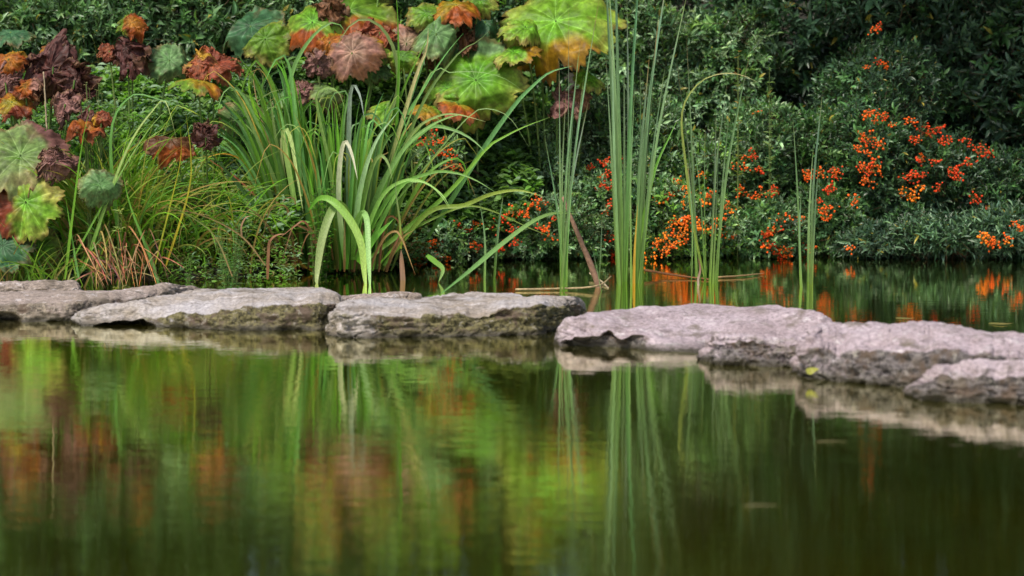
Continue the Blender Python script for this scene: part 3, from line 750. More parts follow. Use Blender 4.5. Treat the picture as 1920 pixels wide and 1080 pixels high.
def umb_leaf(root, x, y, Y, rpx, kind, tilt=45, roll=0, dry=0.0, droop=25, patch=None, pang=-90, cup=0.12, asp=1.0, label=None, stalkcol=(0.10, 0.16, 0.04), stalk=True, lobe=0.16, gx=None):
    R = rpx * (1.28 if dry >= .7 else 1.22) * Y / 4000
    jt = 0.25 if x < 60 and y > 250 else 1.0
    tilt = tilt + jt * rng.uniform(-16, 6); roll = roll + jt * rng.uniform(-18, 18)
    if dry >= .7: droop = rng.uniform(35, 60); tilt = rng.uniform(35, 100); asp = asp * rng.uniform(.7, 1.3)
    elif dry > 0: droop += 15
    if dry < .7 and patch is None and kind in ('orange', 'rust', 'amber', 'mauve', 'pink'): patch, pang = ('green' if kind != 'rust' else 'amber'), rng.uniform(0, 360)
    nbend = 0 if (x < 60 and y > 250) else (1 if rpx > 75 else 2)
    nr, na = 26, 240
    r = np.linspace(0.02, 1, nr)[:, None]; a = np.linspace(0, 2 * np.pi, na, endpoint=False)[None]
    sd_ = rng.uniform(0, 100)
    nl = 9
    aw = a + 0.28 * vnoise(np.stack([np.cos(a) * 1.3 + sd_, np.sin(a) * 1.3, a * 0 + 3], -1))
    edge = 1 - lobe * (1 - np.abs(np.sin(aw * nl / 2 + sd_)) ** 0.5) * 1.5 + 0.045 * (np.abs(((aw * 44 / (2 * np.pi)) % 1) - 0.5) * 4 - 1) \
        + 0.15 * vnoise(np.stack([np.cos(a) * 1.2 + sd_, np.sin(a) * 1.2, a * 0], -1)) + 0.05 * vnoise(np.stack([np.cos(a) * 5 + sd_, np.sin(a) * 5, a * 0], -1))
    rr = r * (1 + (edge - 1) * r ** 3)
    ph = rr * math.radians(droop) + 1e-4
    rad = np.sin(ph) / math.radians(droop); z = -(1 - np.cos(ph)) / math.radians(droop)
    X = rad * np.cos(a) * asp; Yy = rad * np.sin(a)
    z = z + cup * (rr ** 1.2 - 0.0) * np.exp(-rr * 1.3) * 2 - cup * 0.2
    z = z + (0.045 + 0.05 * dry) * rr * np.cos(a * nl + sd_ * 2) + 0.05 * rr ** 3 * vnoise(np.stack([a * 3 + 0 * r, r * 2 + sd_ + 0 * a, r * 0 + 0 * a], -1))
    q = np.stack([X, Yy, z], -1)
    if dry > 0:
        nz = np.stack([fbm(q * 1.9 + sd_ + 31 * k_, 5, 0.55) for k_ in range(3)], -1)
        q = q + nz * dry * 0.36 * (0.3 + r[..., None])
        q[..., :2] *= (1 - 0.25 * dry * np.abs(nz[..., :1]) * 2)
    else:
        nz = fbm(q * 3.2 + sd_, 3)
        q[..., 2] += nz * 0.10 * (0.15 + r ** 1.5)
        for b_ in range(nbend):
            bend = rng.uniform(0, 6.28); bx_ = q[..., 0] * math.cos(bend) + q[..., 1] * math.sin(bend); th_ = rng.uniform(.2, .45)
            k_ = np.clip(bx_ - th_, 0, 1)
            q[..., 2] -= 0.9 * k_ ** 1.2
            q[..., 0] -= 0.5 * k_ * math.cos(bend); q[..., 1] -= 0.5 * k_ * math.sin(bend)
    c0, c1, c2_ = [np.array(c) for c in ZC[kind]]
    cn = fbm(q * 1.8 + sd_ + 7, 3)[..., None]
    t = np.clip(r[..., None] + 0.35 * cn, 0, 1)
    C = np.where(t < 0.6, c0 + (c1 - c0) * t / 0.6, c1 + (c2_ - c1) * (t - 0.6) / 0.4)
    if patch:
        pc = np.array(ZC[patch][1])
        da = np.cos(a - math.radians(pang)) * r
        k_ = np.clip((da + 0.35 * cn[..., 0] - 0.30) / 0.25, 0, 1)[..., None]
        C = C * (1 - k_) + pc * k_
    vein = np.exp(-((np.abs(np.sin(a * nl / 2 + sd_ + np.pi / 2)) * r) / 0.026) ** 2) * (1 - 0.4 * r)
    C = C * (1 - 0.6 * vein[..., None]) + np.minimum(C * 2.0 + 0.08, 1) * 0.6 * vein[..., None]
    fl = fbm(np.stack([np.cos(a) * r * 9 + sd_, np.sin(a) * r * 9, r * 0 + 0 * a], -1), 4, 0.6)[..., None]
    v2 = np.exp(-((np.abs(np.sin(a * nl * 1.5 + (sd_ + np.pi / 2) * 3 + 0.9 * r)) * r) / 0.05) ** 2) * np.clip(r * 2 - 0.5, 0, 1)
    C = C * (1 - 0.28 * v2[..., None]) + np.minimum(C * 1.8 + 0.05, 1) * 0.28 * v2[..., None]
    brn = np.clip((r[..., None] - 0.90 + 0.10 * cn) / 0.06, 0, 1)
    C = C * (1 - 0.55 * brn) + np.array((0.16, 0.09, 0.035)) * 0.55 * brn
    C = C * (1 + 0.35 * fl)
    bl = np.clip((fbm(np.stack([np.cos(a) * r * 5 + sd_ * 2, np.sin(a) * r * 5, r * 0 + 0 * a], -1), 4, 0.6)[..., None] - 0.35) / 0.2, 0, 1) * np.clip(r[..., None] * 1.6 - 0.3, 0, 1)
    C = C * (1 - 0.5 * bl) + np.array((0.13, 0.07, 0.03)) * 0.5 * bl
    V = q * R
    tl, ro = math.radians(tilt), math.radians(roll)
    ct, st = math.cos(tl), math.sin(tl)
    V = np.stack([V[..., 0], V[..., 1] * ct - V[..., 2] * st, V[..., 1] * st + V[..., 2] * ct], -1)
    V[..., 0], V[..., 2] = V[..., 0] * math.cos(ro) + V[..., 2] * math.sin(ro), -V[..., 0] * math.sin(ro) + V[..., 2] * math.cos(ro)
    ctr = P(x, y, Y)
    V = V + ctr
    th = np.array([0, st, -ct]) * 0.0012
    n_ = nr * na
    V1 = V.reshape(-1, 3)
    F = grid_faces(nr, na, True)
    last = (nr - 1) * na + np.arange(na); nx = (nr - 1) * na + (np.arange(na) + 1) % na
    rim = np.stack([last, nx, nx + n_, last + n_], -1)
    mat = M_DRY if dry > 0.5 else M_UMB
    Cf = np.clip(C.reshape(-1, 3), 0.004, 0.9)
    f0 = np.arange(na)
    cen = np.stack([np.full(na, 2 * n_), (f0 + 1) % na, f0], -1)
    VV = np.concatenate([V1, V1 + th, [V[0].mean(0)]])
    lf = mesh("leaf", VV, [cen, F, F[:, ::-1] + n_, rim], mat, root, np.concatenate([Cf, Cf * 0.9, Cf[:1]]))
    if label: lf["label"] = label
    if stalk:
        g = root.location
        bx = g[0] + (ctr[0] - g[0]) * 0.45; by = max(g[1] + (Y - g[1]) * 0.5, float(bank_y(bx)) - 0.0)
        gz = float(ground_z(np.array([bx]), np.array([by]))[0]) - 0.02
        Vv, F, C = tube_geo([(bx, by, gz), (bx + (ctr[0] - bx) * 0.35, by + (Y - by) * .3, gz + (ctr[2] - gz) * 0.55), ctr - [0, 0, 0.0]], 0.007, stalkcol, n=12, k=6, r2=0.004)
        s = mesh("stalk", Vv - np.array(root.location), [F], M_STEM, None, np.broadcast_to(jit(stalkcol), Vv.shape))
        s.parent = lf
    return lf
def uplant(x, Y, label, group=UG):
    X = (x - 960) / 4000 * Y / CP
    return empty("umbrella_plant", (X, Y, float(ground_z(np.array([X]), np.array([Y]))[0])), label, "umbrella plant", group)

u = uplant(20, 9.0, "umbrella plant at the left frame edge with big green scalloped leaves stacked above the stones")
umb_leaf(u, 38, 290, 8.95, 82, "pale", 52, 8, 0, 30, "mauve", 60, label="pale green leaf browning along its rim")
umb_leaf(u, 48, 378, 8.85, 62, "lime", 70, -5, 0, 25, "rust", 200, label="bright green leaf with a rust red patch")
umb_leaf(u, 5, 460, 8.82, 52, "blue", 60, 0, 0, 25)
umb_leaf(u, 72, 462, 8.95, 42, "green", 55, 10, 0, 30)
umb_leaf(u, 108, 300, 8.9, 40, "mauve", 60, 60, .9, 75, label="brown shrivelled leaf hanging beside the green ones")
u = uplant(70, 9.4, "umbrella plant at upper left with dark maroon crumpled leaves and small orange ones")
umb_leaf(u, 100, 125, 9.4, 62, "maroon", 50, 10, 1.0, 70, label="dark maroon crumpled leaf")
umb_leaf(u, 122, 195, 9.25, 32, "mauve", 80, 0, .8, 90, asp=.8)
umb_leaf(u, 140, 150, 9.35, 40, "maroon", 60, 40, 1.0, 70)
umb_leaf(u, 16, 110, 9.35, 34, "orange", 60, 0, .3, 40, "amber", 90)
umb_leaf(u, 10, 155, 9.3, 38, "mauve", 70, 0, .8, 60)
umb_leaf(u, 48, 162, 9.2, 28, "orange", 60, -20, .5, 30, "pink", 0, label="small orange and pink curled leaf")
umb_leaf(u, 22, 190, 9.2, 42, "amber", 35, 5, .3, 40, "rust", -90)
umb_leaf(u, 105, 92, 9.5, 30, "amber", 35, 0, .2, 30)
umb_leaf(u, 20, 60, 9.7, 40, "blue", 40, 0, 0, 30)
u = uplant(165, 9.0, "small umbrella plant with one curled orange and brown cup-shaped leaf above the grass")
umb_leaf(u, 162, 238, 9.0, 42, "orange", 25, 5, .5, 60, "maroon", 90, cup=.9, label="curled orange cup-shaped leaf")
umb_leaf(u, 158, 228, 9.05, 24, "maroon", 60, 0, .9, 60)
umb_leaf(u, 188, 344, 8.85, 38, "grey", 50, 0, 0, 30, label="grey-green scalloped leaf low in the grass")
umb_leaf(u, 190, 222, 9.0, 22, "rust", 70, 0, .6, 60)
u = uplant(250, 9.8, "umbrella plant with a tall shrivelled maroon leaf topped with orange, before the upper left bush")
umb_leaf(u, 240, 95, 9.7, 46, "maroon", 80, 0, .9, 80, asp=.7, label="tall shrivelled maroon leaf")
umb_leaf(u, 248, 42, 9.75, 32, "orange", 50, 20, .4, 50, "green", 180)
umb_leaf(u, 205, 95, 9.75, 22, "rust", 70, 40, .7, 70)
umb_leaf(u, 318, 112, 9.8, 42, "grey", 50, 0, 0, 30)
u = uplant(395, 9.5, "umbrella plant with a rust-red leaf over a yellow one, left of the iris clumps")
umb_leaf(u, 402, 112, 9.6, 54, "rust", 50, -5, .6, 40, "amber", 200, label="rust red leaf")
umb_leaf(u, 370, 122, 9.55, 32, "rust", 55, -5, .6, 40)
umb_leaf(u, 372, 150, 9.5, 46, "amber", 22, 0, .1, 30)
umb_leaf(u, 322, 262, 9.2, 52, "brown", 40, 10, .4, 55, "orange", -60)
umb_leaf(u, 386, 258, 9.2, 34, "maroon", 30, 10, .8, 50)
umb_leaf(u, 445, 215, 9.8, 46, "pale", 40, 0, 0, 35)
u = uplant(480, 10.2, "umbrella plant with plain blue-green and deep green leaves at the top left of the iris")
umb_leaf(u, 470, 48, 10.2, 62, "blue", 35, -10, 0, 30)
umb_leaf(u, 497, 72, 10.1, 46, "green", 70, 15, 0, 30, label="smooth deep green leaf")
umb_leaf(u, 540, 175, 10.0, 40, "grey", 40, 0, 0, 30)
u = uplant(640, 10.1, "umbrella plant above the central iris with green-and-orange leaves and a round mauve leaf")
umb_leaf(u, 655, 18, 10.2, 92, "green", 52, 0, 0, 35, "orange", -70, label="large green leaf with burnt orange lower half")
umb_leaf(u, 585, 40, 10.1, 62, "lime", 50, -15, .1, 40, "orange", -110)
umb_leaf(u, 620, 5, 10.1, 40, "brown", 60, 0, .8, 60)
umb_leaf(u, 660, 98, 9.95, 52, "pink", 74, 0, .12, 20, "brown", -60, label="round mauve pink leaf")
umb_leaf(u, 618, 78, 10.0, 42, "orange", 55, 0, .4, 40, "amber", 100)
umb_leaf(u, 596, 122, 9.9, 22, "mauve", 80, 0, .8, 60)
umb_leaf(u, 702, 90, 10.0, 34, "amber", 55, 10, .2, 30, "green", 0)
umb_leaf(u, 712, 60, 10.1, 34, "rust", 60, 10, .8, 50)
umb_leaf(u, 570, 165, 9.9, 26, "mauve", 60, 10, .8, 50)
umb_leaf(u, 612, 168, 9.9, 34, "pale", 50, 0, 0, 30)
umb_leaf(u, 700, 130, 10.1, 30, "grey", 50, 0, 0, 30)
umb_leaf(u, 722, 205, 9.75, 34, "lime", 75, 20, 0, 25)
umb_leaf(u, 600, -75, 10.3, 60, "green", 50, 0, 0, 35, "amber", -90)
umb_leaf(u, 720, -90, 10.3, 55, "green", 50, 0, 0, 35)
u = uplant(800, 10.2, "umbrella plant with one leaf half pink half green behind the upright iris leaves")
umb_leaf(u, 818, 62, 10.1, 54, "grey", 60, 10, 0, 30)
umb_leaf(u, 762, 80, 10.15, 46, "pink", 70, -5, .15, 30, "grey", 180, label="pink and pale green leaf")
umb_leaf(u, 800, 25, 10.2, 34, "green", 50, 0, 0, 30)
umb_leaf(u, 755, 105, 10.0, 30, "green", 60, 0, 0, 30)
umb_leaf(u, 855, 8, 10.2, 48, "amber", 40, 0, .2, 40, "orange", -90)
umb_leaf(u, 868, 62, 10.25, 46, "brown", 85, 0, 1.0, 85, asp=.6, label="withered brown hanging leaf")
umb_leaf(u, 815, 105, 10.2, 28, "brown", 80, 0, .9, 80, asp=.6)
umb_leaf(u, 910, 40, 10.3, 34, "blue", 50, 0, 0, 30)
umb_leaf(u, 900, 0, 10.3, 30, "green", 50, 0, 0, 30)
umb_leaf(u, 830, -80, 10.4, 60, "green", 50, 0, 0, 35)
u = uplant(900, 10.3, "umbrella plant right of the iris with a large green leaf edged orange below")
umb_leaf(u, 892, 148, 10.1, 86, "lime", 62, -6, 0, 28, "grey", 90, label="large green leaf with a dark green heart")
umb_leaf(u, 860, 195, 10.05, 40, "amber", 25, 0, .1, 30, "orange", -90)
umb_leaf(u, 838, 165, 10.1, 40, "lime", 50, -20, 0, 30)
umb_leaf(u, 800, 205, 9.95, 30, "amber", 30, 0, .1, 30)
u = uplant(1050, 10.4, "umbrella plant with the biggest lime leaf fading to orange, over a shrivelled mauve one")
umb_leaf(u, 1042, 38, 10.3, 100, "lime", 58, 8, 0, 30, "amber", -100, label="biggest lime green leaf with an orange rim")
umb_leaf(u, 962, 95, 10.15, 44, "lime", 35, -10, 0, 30, "amber", 0)
umb_leaf(u, 985, 50, 10.2, 42, "lime", 45, -20, 0, 30)
umb_leaf(u, 1058, 188, 10.25, 42, "mauve", 75, 0, .8, 60, label="shrivelled mauve leaf hanging low")
umb_leaf(u, 1092, 178, 10.3, 28, "brown", 70, 20, .6, 60)
umb_leaf(u, 1105, 145, 10.35, 30, "lime", 50, 20, 0, 30)
umb_leaf(u, 1000, -95, 10.5, 60, "green", 50, 0, 0, 35, "amber", -90)

# ------------------------------------------------------------------ shrubs
def leaves_np(base, dirn, nor, L, Wd, col, curl=0.25):
    """n leaves -> verts (n*8), tris, quads"""
    n_ = len(base)
    side = nrm(np.cross(dirn, nor)); nor = np.cross(side, dirn)
    tpl = np.array([[0, 0, 0], [-.46, .36, .10], [0, .38, 0], [.46, .36, .10], [-.36, .70, .04], [0, .72, -.05], [.36, .70, .04], [0, 1, -.16]])
    V = base[:, None] + side[:, None] * (tpl[None, :, 0:1] * Wd[:, None, None]) + dirn[:, None] * (tpl[None, :, 1:2] * L[:, None, None]) \
        + nor[:, None] * (tpl[None, :, 2:3] * L[:, None, None] * (curl / 0.25))
    t3 = np.array([[0, 2, 1], [0, 3, 2], [4, 5, 7], [5, 6, 7]]); t4 = np.array([[1, 2, 5, 4], [2, 3, 6, 5]])
    off = (np.arange(n_) * 8)[:, None, None]
    C = np.repeat(col[:, None], 8, 1)
    return V.reshape(-1, 3), (t3[None] + off).reshape(-1, 3), (t4[None] + off).reshape(-1, 4), C.reshape(-1, 3)
def rotv(v, ax, a):
    a = a[:, None]
    return v * np.cos(a) + np.cross(ax, v) * np.sin(a) + ax * (np.sum(ax * v, 1)[:, None]) * (1 - np.cos(a))
def blob(cx, cy, Y, rx, ry, rd):
    c = P(cx, cy, Y); s = Y / 4000
    return (c, np.array([rx * s, rd, ry * s]))
def shrub(label, blobs, n, Lf, Wf, cols, nleaf=12, shoot=0.16, cat="shrub", name="berry_bush", group=None, berries=(), bcols=None, mat=None, up=0.35, ang=(35, 70), inner=0.48, nstem=5, bright=0.0, tall=()):
    vol = np.array([b[1][0] * b[1][2] for b in blobs]); pr = vol / vol.sum()
    base_pt = np.mean([b[0] for b in blobs], 0)
    gz = float(ground_z(np.array([base_pt[0]]), np.array([base_pt[1]]))[0])
    root = empty(name, (base_pt[0], base_pt[1], gz), label, cat, group)
    bi = rng.choice(len(blobs), n, p=pr)
    d = nrm(rng.normal(size=(n, 3)))
    flip = (d[:, 1] > 0.35) & (rng.random(n) < 0.75)
    d[flip, 1] *= -1
    C0 = np.array([b[0] for b in blobs])[bi]; Rr = np.array([b[1] for b in blobs])[bi]
    rad = inner + (1 - inner) * rng.random(n) ** 0.6
    nzr = 1 + 0.34 * fbm((C0 + d * Rr) * 3.0, 3)
    pos = C0 + d * Rr * (rad * nzr)[:, None]
    ok = pos[:, 2] > ground_z(pos[:, 0], np.maximum(pos[:, 1], 0)) + 0.0
    ok &= pos[:, 2] > 0.015
    pos, d, rad = pos[ok], d[ok], rad[ok]
    n = len(pos)
    sdv = nrm(d * np.array([1, 1, 0.7]) + np.array([0, -0.15, up]) + rng.normal(size=(n, 3)) * 0.38)
    Ls = shoot * rng.uniform(0.6, 1.25, n)
    perp = nrm(np.cross(sdv, rng.normal(size=(n, 3))))
    k = nleaf
    t = np.linspace(0.08, 1, k)
    ti = np.tile(t, n); si = np.repeat(np.arange(n), k)
    az = np.tile(np.arange(k) * 2.4, n) + np.repeat(rng.random(n) * 6.28, k)
    ax = sdv[si]
    out = rotv(perp[si], ax, az)
    an = np.radians(rng.uniform(ang[0], ang[1], n * k)) * (1 - 0.5 * ti)
    ld = nrm(ax * np.cos(an)[:, None] + out * np.sin(an)[:, None] + rng.normal(size=(n * k, 3)) * 0.10)
    ln = nrm(ax * np.sin(an)[:, None] - out * np.cos(an)[:, None] + np.array([0, 0, 0.5]) + rng.normal(size=(n * k, 3)) * 0.25)
    bpos = pos[si] - ax * (Ls[si] * (1 - ti))[:, None]
    LL = Lf * rng.uniform(0.5, 1.45, n)[si] * rng.uniform(0.65, 1.2, n * k) * (1 - 0.35 * ti)
    WW = LL * (Wf / Lf) * rng.uniform(0.8, 1.15, n * k)
    cols = np.array(cols)
    cs = cols[rng.integers(len(cols), size=n)]
    cl = cs[si] * (rng.uniform(0.6, 1.5, n) * (1 + 0.35 * vnoise(pos * 5.0)))[si][:, None] * (1 + 0.35 * (rng.random((n * k, 1)) - 0.5)) * (1 + 0.14 * (rng.random((n * k, 3)) - 0.5))
    odd = rng.random(n * k) < 0.012
    cl[odd] = np.array([0.30, 0.26, 0.05])
    tipk = np.clip((ti - 0.8) / 0.2, 0, 1)[:, None] * 0.5
    cl = cl * (1 - tipk) + cl * np.array([1.7, 1.6, 1.1]) * tipk
    V, t3, t4, C = leaves_np(bpos, ld, ln, LL, WW, np.clip(cl, 0, 1))
    crown = mesh("leaves", V, [t3, t4], mat or M_SHRUB, root, C)
    crown["kind"] = "stuff"
    # twigs: three-sided shoots plus woody stems from the ground
    st = pos - sdv * Ls[:, None] * 1.1
    en = pos
    s1 = nrm(np.cross(sdv, perp)); 
    ring = np.stack([perp, -0.5 * perp + 0.87 * s1, -0.5 * perp - 0.87 * s1], 1)
    Vt = np.concatenate([st[:, None] + ring * 0.0022, en[:, None] + ring * 0.0010], 1).reshape(-1, 3)
    o6 = (np.arange(n) * 6)[:, None, None]
    q = np.array([[0, 1, 4, 3], [1, 2, 5, 4], [2, 0, 3, 5]])[None]
    bg = Bag()
    bg.add(Vt, None, (q + o6).reshape(-1, 4), (0.06, 0.035, 0.02))
    for b in blobs:
        for j in range(nstem):
            e = b[0] + nrm(rng.normal(size=3)) * b[1] * 0.6
            g0 = np.array([base_pt[0] + rng.normal() * .15, base_pt[1] + .1 + rng.normal() * .1, gz - 0.03])
            mid = (e + g0) / 2 + rng.normal(size=3) * 0.06
            Vv, F, C = tube_geo([g0, mid, e], 0.012, (0.05, 0.032, 0.02), n=10, k=5, r2=0.003)
            bg.add(Vv, None, F, C)
    bg.build("stem", M_STEM, root)
    # upright leafy shoots standing out of the mass
    if berries:
        for bb in berries:
            px, py = bb[0], bb[1]
            d_ = ray(px, py); o_ = np.array([0, 0, CAM_H]); best = 99
            for c, r_ in blobs:
                A_ = d_ / r_; B_ = (o_ - c) / r_
                a, h, cc = A_ @ A_, A_ @ B_, B_ @ B_ - 1.0
                dd = h * h - a * cc
                if dd > 0: best = min(best, (-h - math.sqrt(dd)) / a)
            if best > 50: best = (blobs[0][0][1] - 0.1) / d_[1]
            c = o_ + d_ * (best - 0.03)
            berry(root, c, bb[2] if len(bb) > 2 else None)
            o_sc = COL.objects[-1]; o_sc.scale = [q_ * rng.uniform(.75, 1.1) for q_ in o_sc.scale]
    return root

def ico():
    import bmesh
    bm = bmesh.new(); bmesh.ops.create_icosphere(bm, subdivisions=2, radius=1)
    V = np.array([v.co[:] for v in bm.verts]); F = np.array([[v.index for v in f.verts] for f in bm.faces]); bm.free()
    return V, F
IV, IF = ico()
BM = {}
def berry_mesh(kind, j):
    base = {"o": (0.72, 0.10, 0.004), "r": (0.60, 0.045, 0.005), "y": (0.80, 0.18, 0.006)}[kind]
    bag = Bag()
    nb = int(rng.integers(8, 17))
    for i in range(nb):
        r = 0.0050 * rng.uniform(0.8, 1.2)
        c = np.array([rng.normal() * 0.019, rng.normal() * 0.010, rng.normal() * 0.011])
        sq = np.array([1, 1, 0.88])
        v = IV * r * sq
        cc = np.broadcast_to(jit(base, .25), v.shape).copy()
        cc[IV[:, 2] < -0.93] = (0.03, 0.015, 0.01)
        bag.add(v + c, IF, None, cc)
        Vv, F, C = tube_geo([c + [0, 0, r * .8], c * 0.5 + [0, 0.004, 0.008], (0, 0.02, 0.0)], 0.0007, (0.12, 0.12, 0.03), n=4, k=3)
        bag.add(Vv, None, F, C)
    f = [np.concatenate(bag.F3), np.concatenate(bag.F4)]
    o = mesh("tmp", np.concatenate(bag.V), f, M_BERRY, None, np.concatenate(bag.C))
    me = o.data; bpy.data.objects.remove(o); me.name = "berry_cluster"
    return me
for kk_ in "ory": BM[kk_] = [berry_mesh(kk_, j) for j in range(7)]
def berry(root, c, kind=None):
    kind = kind or ("o" if rng.random() < .7 else "r")
    o = bpy.data.objects.new("berry_cluster", BM[kind][int(rng.integers(7))])
    COL.objects.link(o); o.parent = root
    o.location = np.array(c) - np.array(root.location)
    o.rotation_euler = (rng.uniform(-.4, .4), rng.uniform(-.4, .4), rng.uniform(0, 6.28))
    s = rng.uniform(0.85, 1.3); o.scale = (s, s, s)

DG = [(0.045, 0.115, 0.038), (0.06, 0.14, 0.05), (0.07, 0.16, 0.07), (0.045, 0.10, 0.045), (0.085, 0.17, 0.05)]
DG2 = [(0.040, 0.090, 0.050), (0.050, 0.105, 0.062), (0.036, 0.080, 0.042), (0.065, 0.125, 0.075)]
GG = [(0.14, 0.25, 0.13), (0.19, 0.31, 0.18), (0.11, 0.22, 0.08), (0.23, 0.35, 0.21), (0.14, 0.27, 0.07)]
LG = [(0.14, 0.31, 0.05), (0.16, 0.33, 0.06), (0.11, 0.22, 0.06), (0.20, 0.36, 0.08)]
BL = [(0.11, 0.20, 0.14), (0.13, 0.23, 0.16), (0.09, 0.17, 0.10)]
BG = "firethorn bushes with orange berries along the far bank"
d3 = lambda L: c3(L)
d4 = lambda L: c4(L)
d5 = K(1420, 0, 1.8)
B_low = c3([(485, 740), (500, 730), (470, 750), (430, 770), (530, 820), (560, 790), (375, 800), (340, 825), (345, 815), (405, 830), (270, 820), (280, 812), (215, 815), (240, 835), (140, 875), (110, 890), (125, 880), (265, 885), (285, 895), (75, 910), (135, 925), (75, 940), (235, 965), (155, 950), (170, 940), (415, 880), (545, 860), (510, 825), (520, 728), (400, 770), (455, 768), (365, 890)])
B_mid0 = c3([(115, 490), (75, 515), (150, 505), (145, 550), (195, 565), (190, 600), (160, 560), (100, 510), (175, 545), (180, 598), (205, 608)])
B_m1 = [(*p, "r") for p in c3([(740, 590), (740, 635), (745, 630), (735, 675), (730, 680), (750, 670), (690, 605), (805, 575), (690, 845), (740, 775), (770, 915), (750, 850), (755, 740), (680, 610), (735, 585), (760, 855)])]
B_m2 = c4([(270, 640), (285, 655), (270, 680), (250, 685), (310, 620), (330, 640), (315, 628), (345, 655), (325, 690), (350, 690), (400, 680), (300, 750), (330, 740), (350, 765), (285, 760), (320, 745), (240, 820), (270, 800), (310, 800), (330, 770), (305, 825), (290, 830), (480, 720), (455, 800), (490, 790), (475, 795), (270, 850), (430, 765), (400, 770), (385, 590), (420, 660), (345, 775), (235, 825), (210, 870), (355, 740), (380, 760), (450, 745), (470, 700), (295, 610), (260, 660), (290, 795), (255, 810), (320, 790), (340, 750), (265, 845), (285, 835), (410, 780), (330, 810)])
B_m3 = c4([(545, 530), (590, 575), (580, 570), (535, 575), (520, 640), (565, 660), (630, 640), (640, 645), (620, 780), (640, 780), (600, 785), (620, 820), (650, 840), (640, 850), (600, 790), (690, 850), (685, 855), (575, 380), (520, 650), (560, 520), (630, 775), (665, 840), (660, 870), (610, 830), (570, 530), (500, 560), (590, 655), (660, 735)])
B_m4 = c4([(735, 835), (740, 860), (700, 740), (710, 745), (745, 600), (755, 595), (785, 580), (795, 590), (840, 590), (845, 600), (820, 635), (785, 680), (815, 705), (800, 710), (740, 580), (820, 640), (835, 575), (805, 715), (815, 735), (700, 770), (760, 840)])
B_r = d5([(400, 100), (410, 90), (410, 210), (430, 225), (370, 225), (375, 385), (430, 390), (400, 415), (350, 450), (375, 480), (380, 465), (340, 500), (370, 520), (355, 495), (365, 560), (390, 555), (345, 560), (400, 560), (375, 585), (395, 580), (355, 570), (370, 615), (360, 610), (450, 420), (520, 410), (530, 475), (525, 465), (545, 480), (555, 530), (545, 540), (570, 540), (415, 490), (400, 380), (370, 390), (425, 400), (350, 470)])
B_r2 = [(*p, "r") for p in d5([(580, 445), (570, 455), (610, 435), (595, 450), (650, 475), (525, 590), (510, 600), (535, 600), (610, 635), (665, 575), (650, 575), (675, 580), (675, 600), (705, 550), (720, 485), (755, 495), (770, 520), (745, 515), (690, 470), (745, 675), (730, 670), (780, 705), (560, 590), (625, 480), (785, 518), (600, 545), (560, 430), (450, 690), (460, 680)])] + \
       [(*p, "y") for p in d5([(490, 650), (500, 660), (520, 665), (530, 670), (545, 635), (480, 645), (510, 640)])]
B_r3 = d5([(770, 800), (765, 810), (800, 820), (790, 815), (845, 810), (850, 820), (890, 775), (865, 755), (320, 835), (315, 840), (330, 680), (760, 795)])
ypick = lambda L: [(*p, "y" if rng.random() < .5 else "o") for p in L]

shrub("low firethorn bush under the iris leaves, its red-orange berries close to the water", [blob(850, 450, 10.25, 110, 62, .32), blob(1000, 430, 10.3, 130, 75, .35), blob(1085, 450, 10.35, 80, 60, .3)],
      2600, .034, .013, DG + GG, 11, .10, group=BG, berries=[(*p, "r" if rng.random() < .5 else "o") for p in B_low])
shrub("grey-green firethorn bush behind the iris, with one orange berry spray at its left end", [blob(860, 330, 10.6, 120, 80, .35), blob(1000, 310, 10.7, 140, 110, .4), blob(1100, 330, 10.8, 90, 110, .4), blob(825, 285, 9.95, 55, 42, .12)],
      3600, .038, .013, GG, 11, .12, group=BG, berries=B_mid0)
shrub("firethorn bush behind the tallest reeds with a column of bright red berries", [blob(1160, 400, 10.5, 95, 110, .35), blob(1200, 300, 10.75, 110, 120, .35)],
      2600, .042, .015, DG + GG, 11, .12, group=BG, berries=B_m1)
shrub("firethorn bush with the densest orange berries, behind the loose reeds with the arching leaf", [blob(1300, 420, 10.4, 115, 85, .32), blob(1240, 455, 10.3, 70, 50, .25), blob(1330, 330, 10.7, 110, 90, .35)],
      3000, .038, .015, DG + LG[:2] + GG, 11, .12, group=BG, berries=ypick(B_m2))
shrub("firethorn bush with sparse berries left of the pair of short reed shoots", [blob(1440, 430, 10.4, 90, 75, .3), blob(1420, 300, 10.75, 100, 110, .35)],
      2500, .044, .016, DG + GG[:2], 11, .13, group=BG, berries=B_m3)
shrub("firethorn bush with scattered red berries directly behind the short reed shoots", [blob(1545, 410, 10.5, 90, 90, .32), blob(1530, 300, 10.8, 90, 90, .35)],
      2200, .044, .016, DG, 11, .13, group=BG, berries=B_m4)
shrub("tall firethorn bush at right with an upright column of orange berries", [blob(1640, 330, 10.65, 95, 150, .35), blob(1640, 170, 11.1, 130, 110, .4), blob(1690, 420, 10.5, 80, 60, .3)],
      3600, .046, .016, DG2 + DG[:3], 11, .13, group=BG, berries=B_r)
shrub("spreading firethorn bush at the far right with red berry sprays at its shoot ends", [blob(1760, 340, 10.7, 120, 95, .35), blob(1850, 360, 10.8, 110, 90, .4), blob(1960, 380, 10.8, 110, 100, .4)],
      3200, .048, .017, DG2 + DG[:2], 11, .14, group=BG, berries=B_r2)
shrub("low blue-grey leafy bush trailing over the water at the far right", [blob(1640, 450, 10.25, 90, 38, .2), blob(1760, 440, 10.2, 110, 42, .22), blob(1880, 430, 10.2, 110, 50, .25), blob(2020, 430, 10.2, 110, 60, .3)],
      2400, .062, .014, BL + DG2, 12, .14, group=BG, berries=ypick(B_r3))

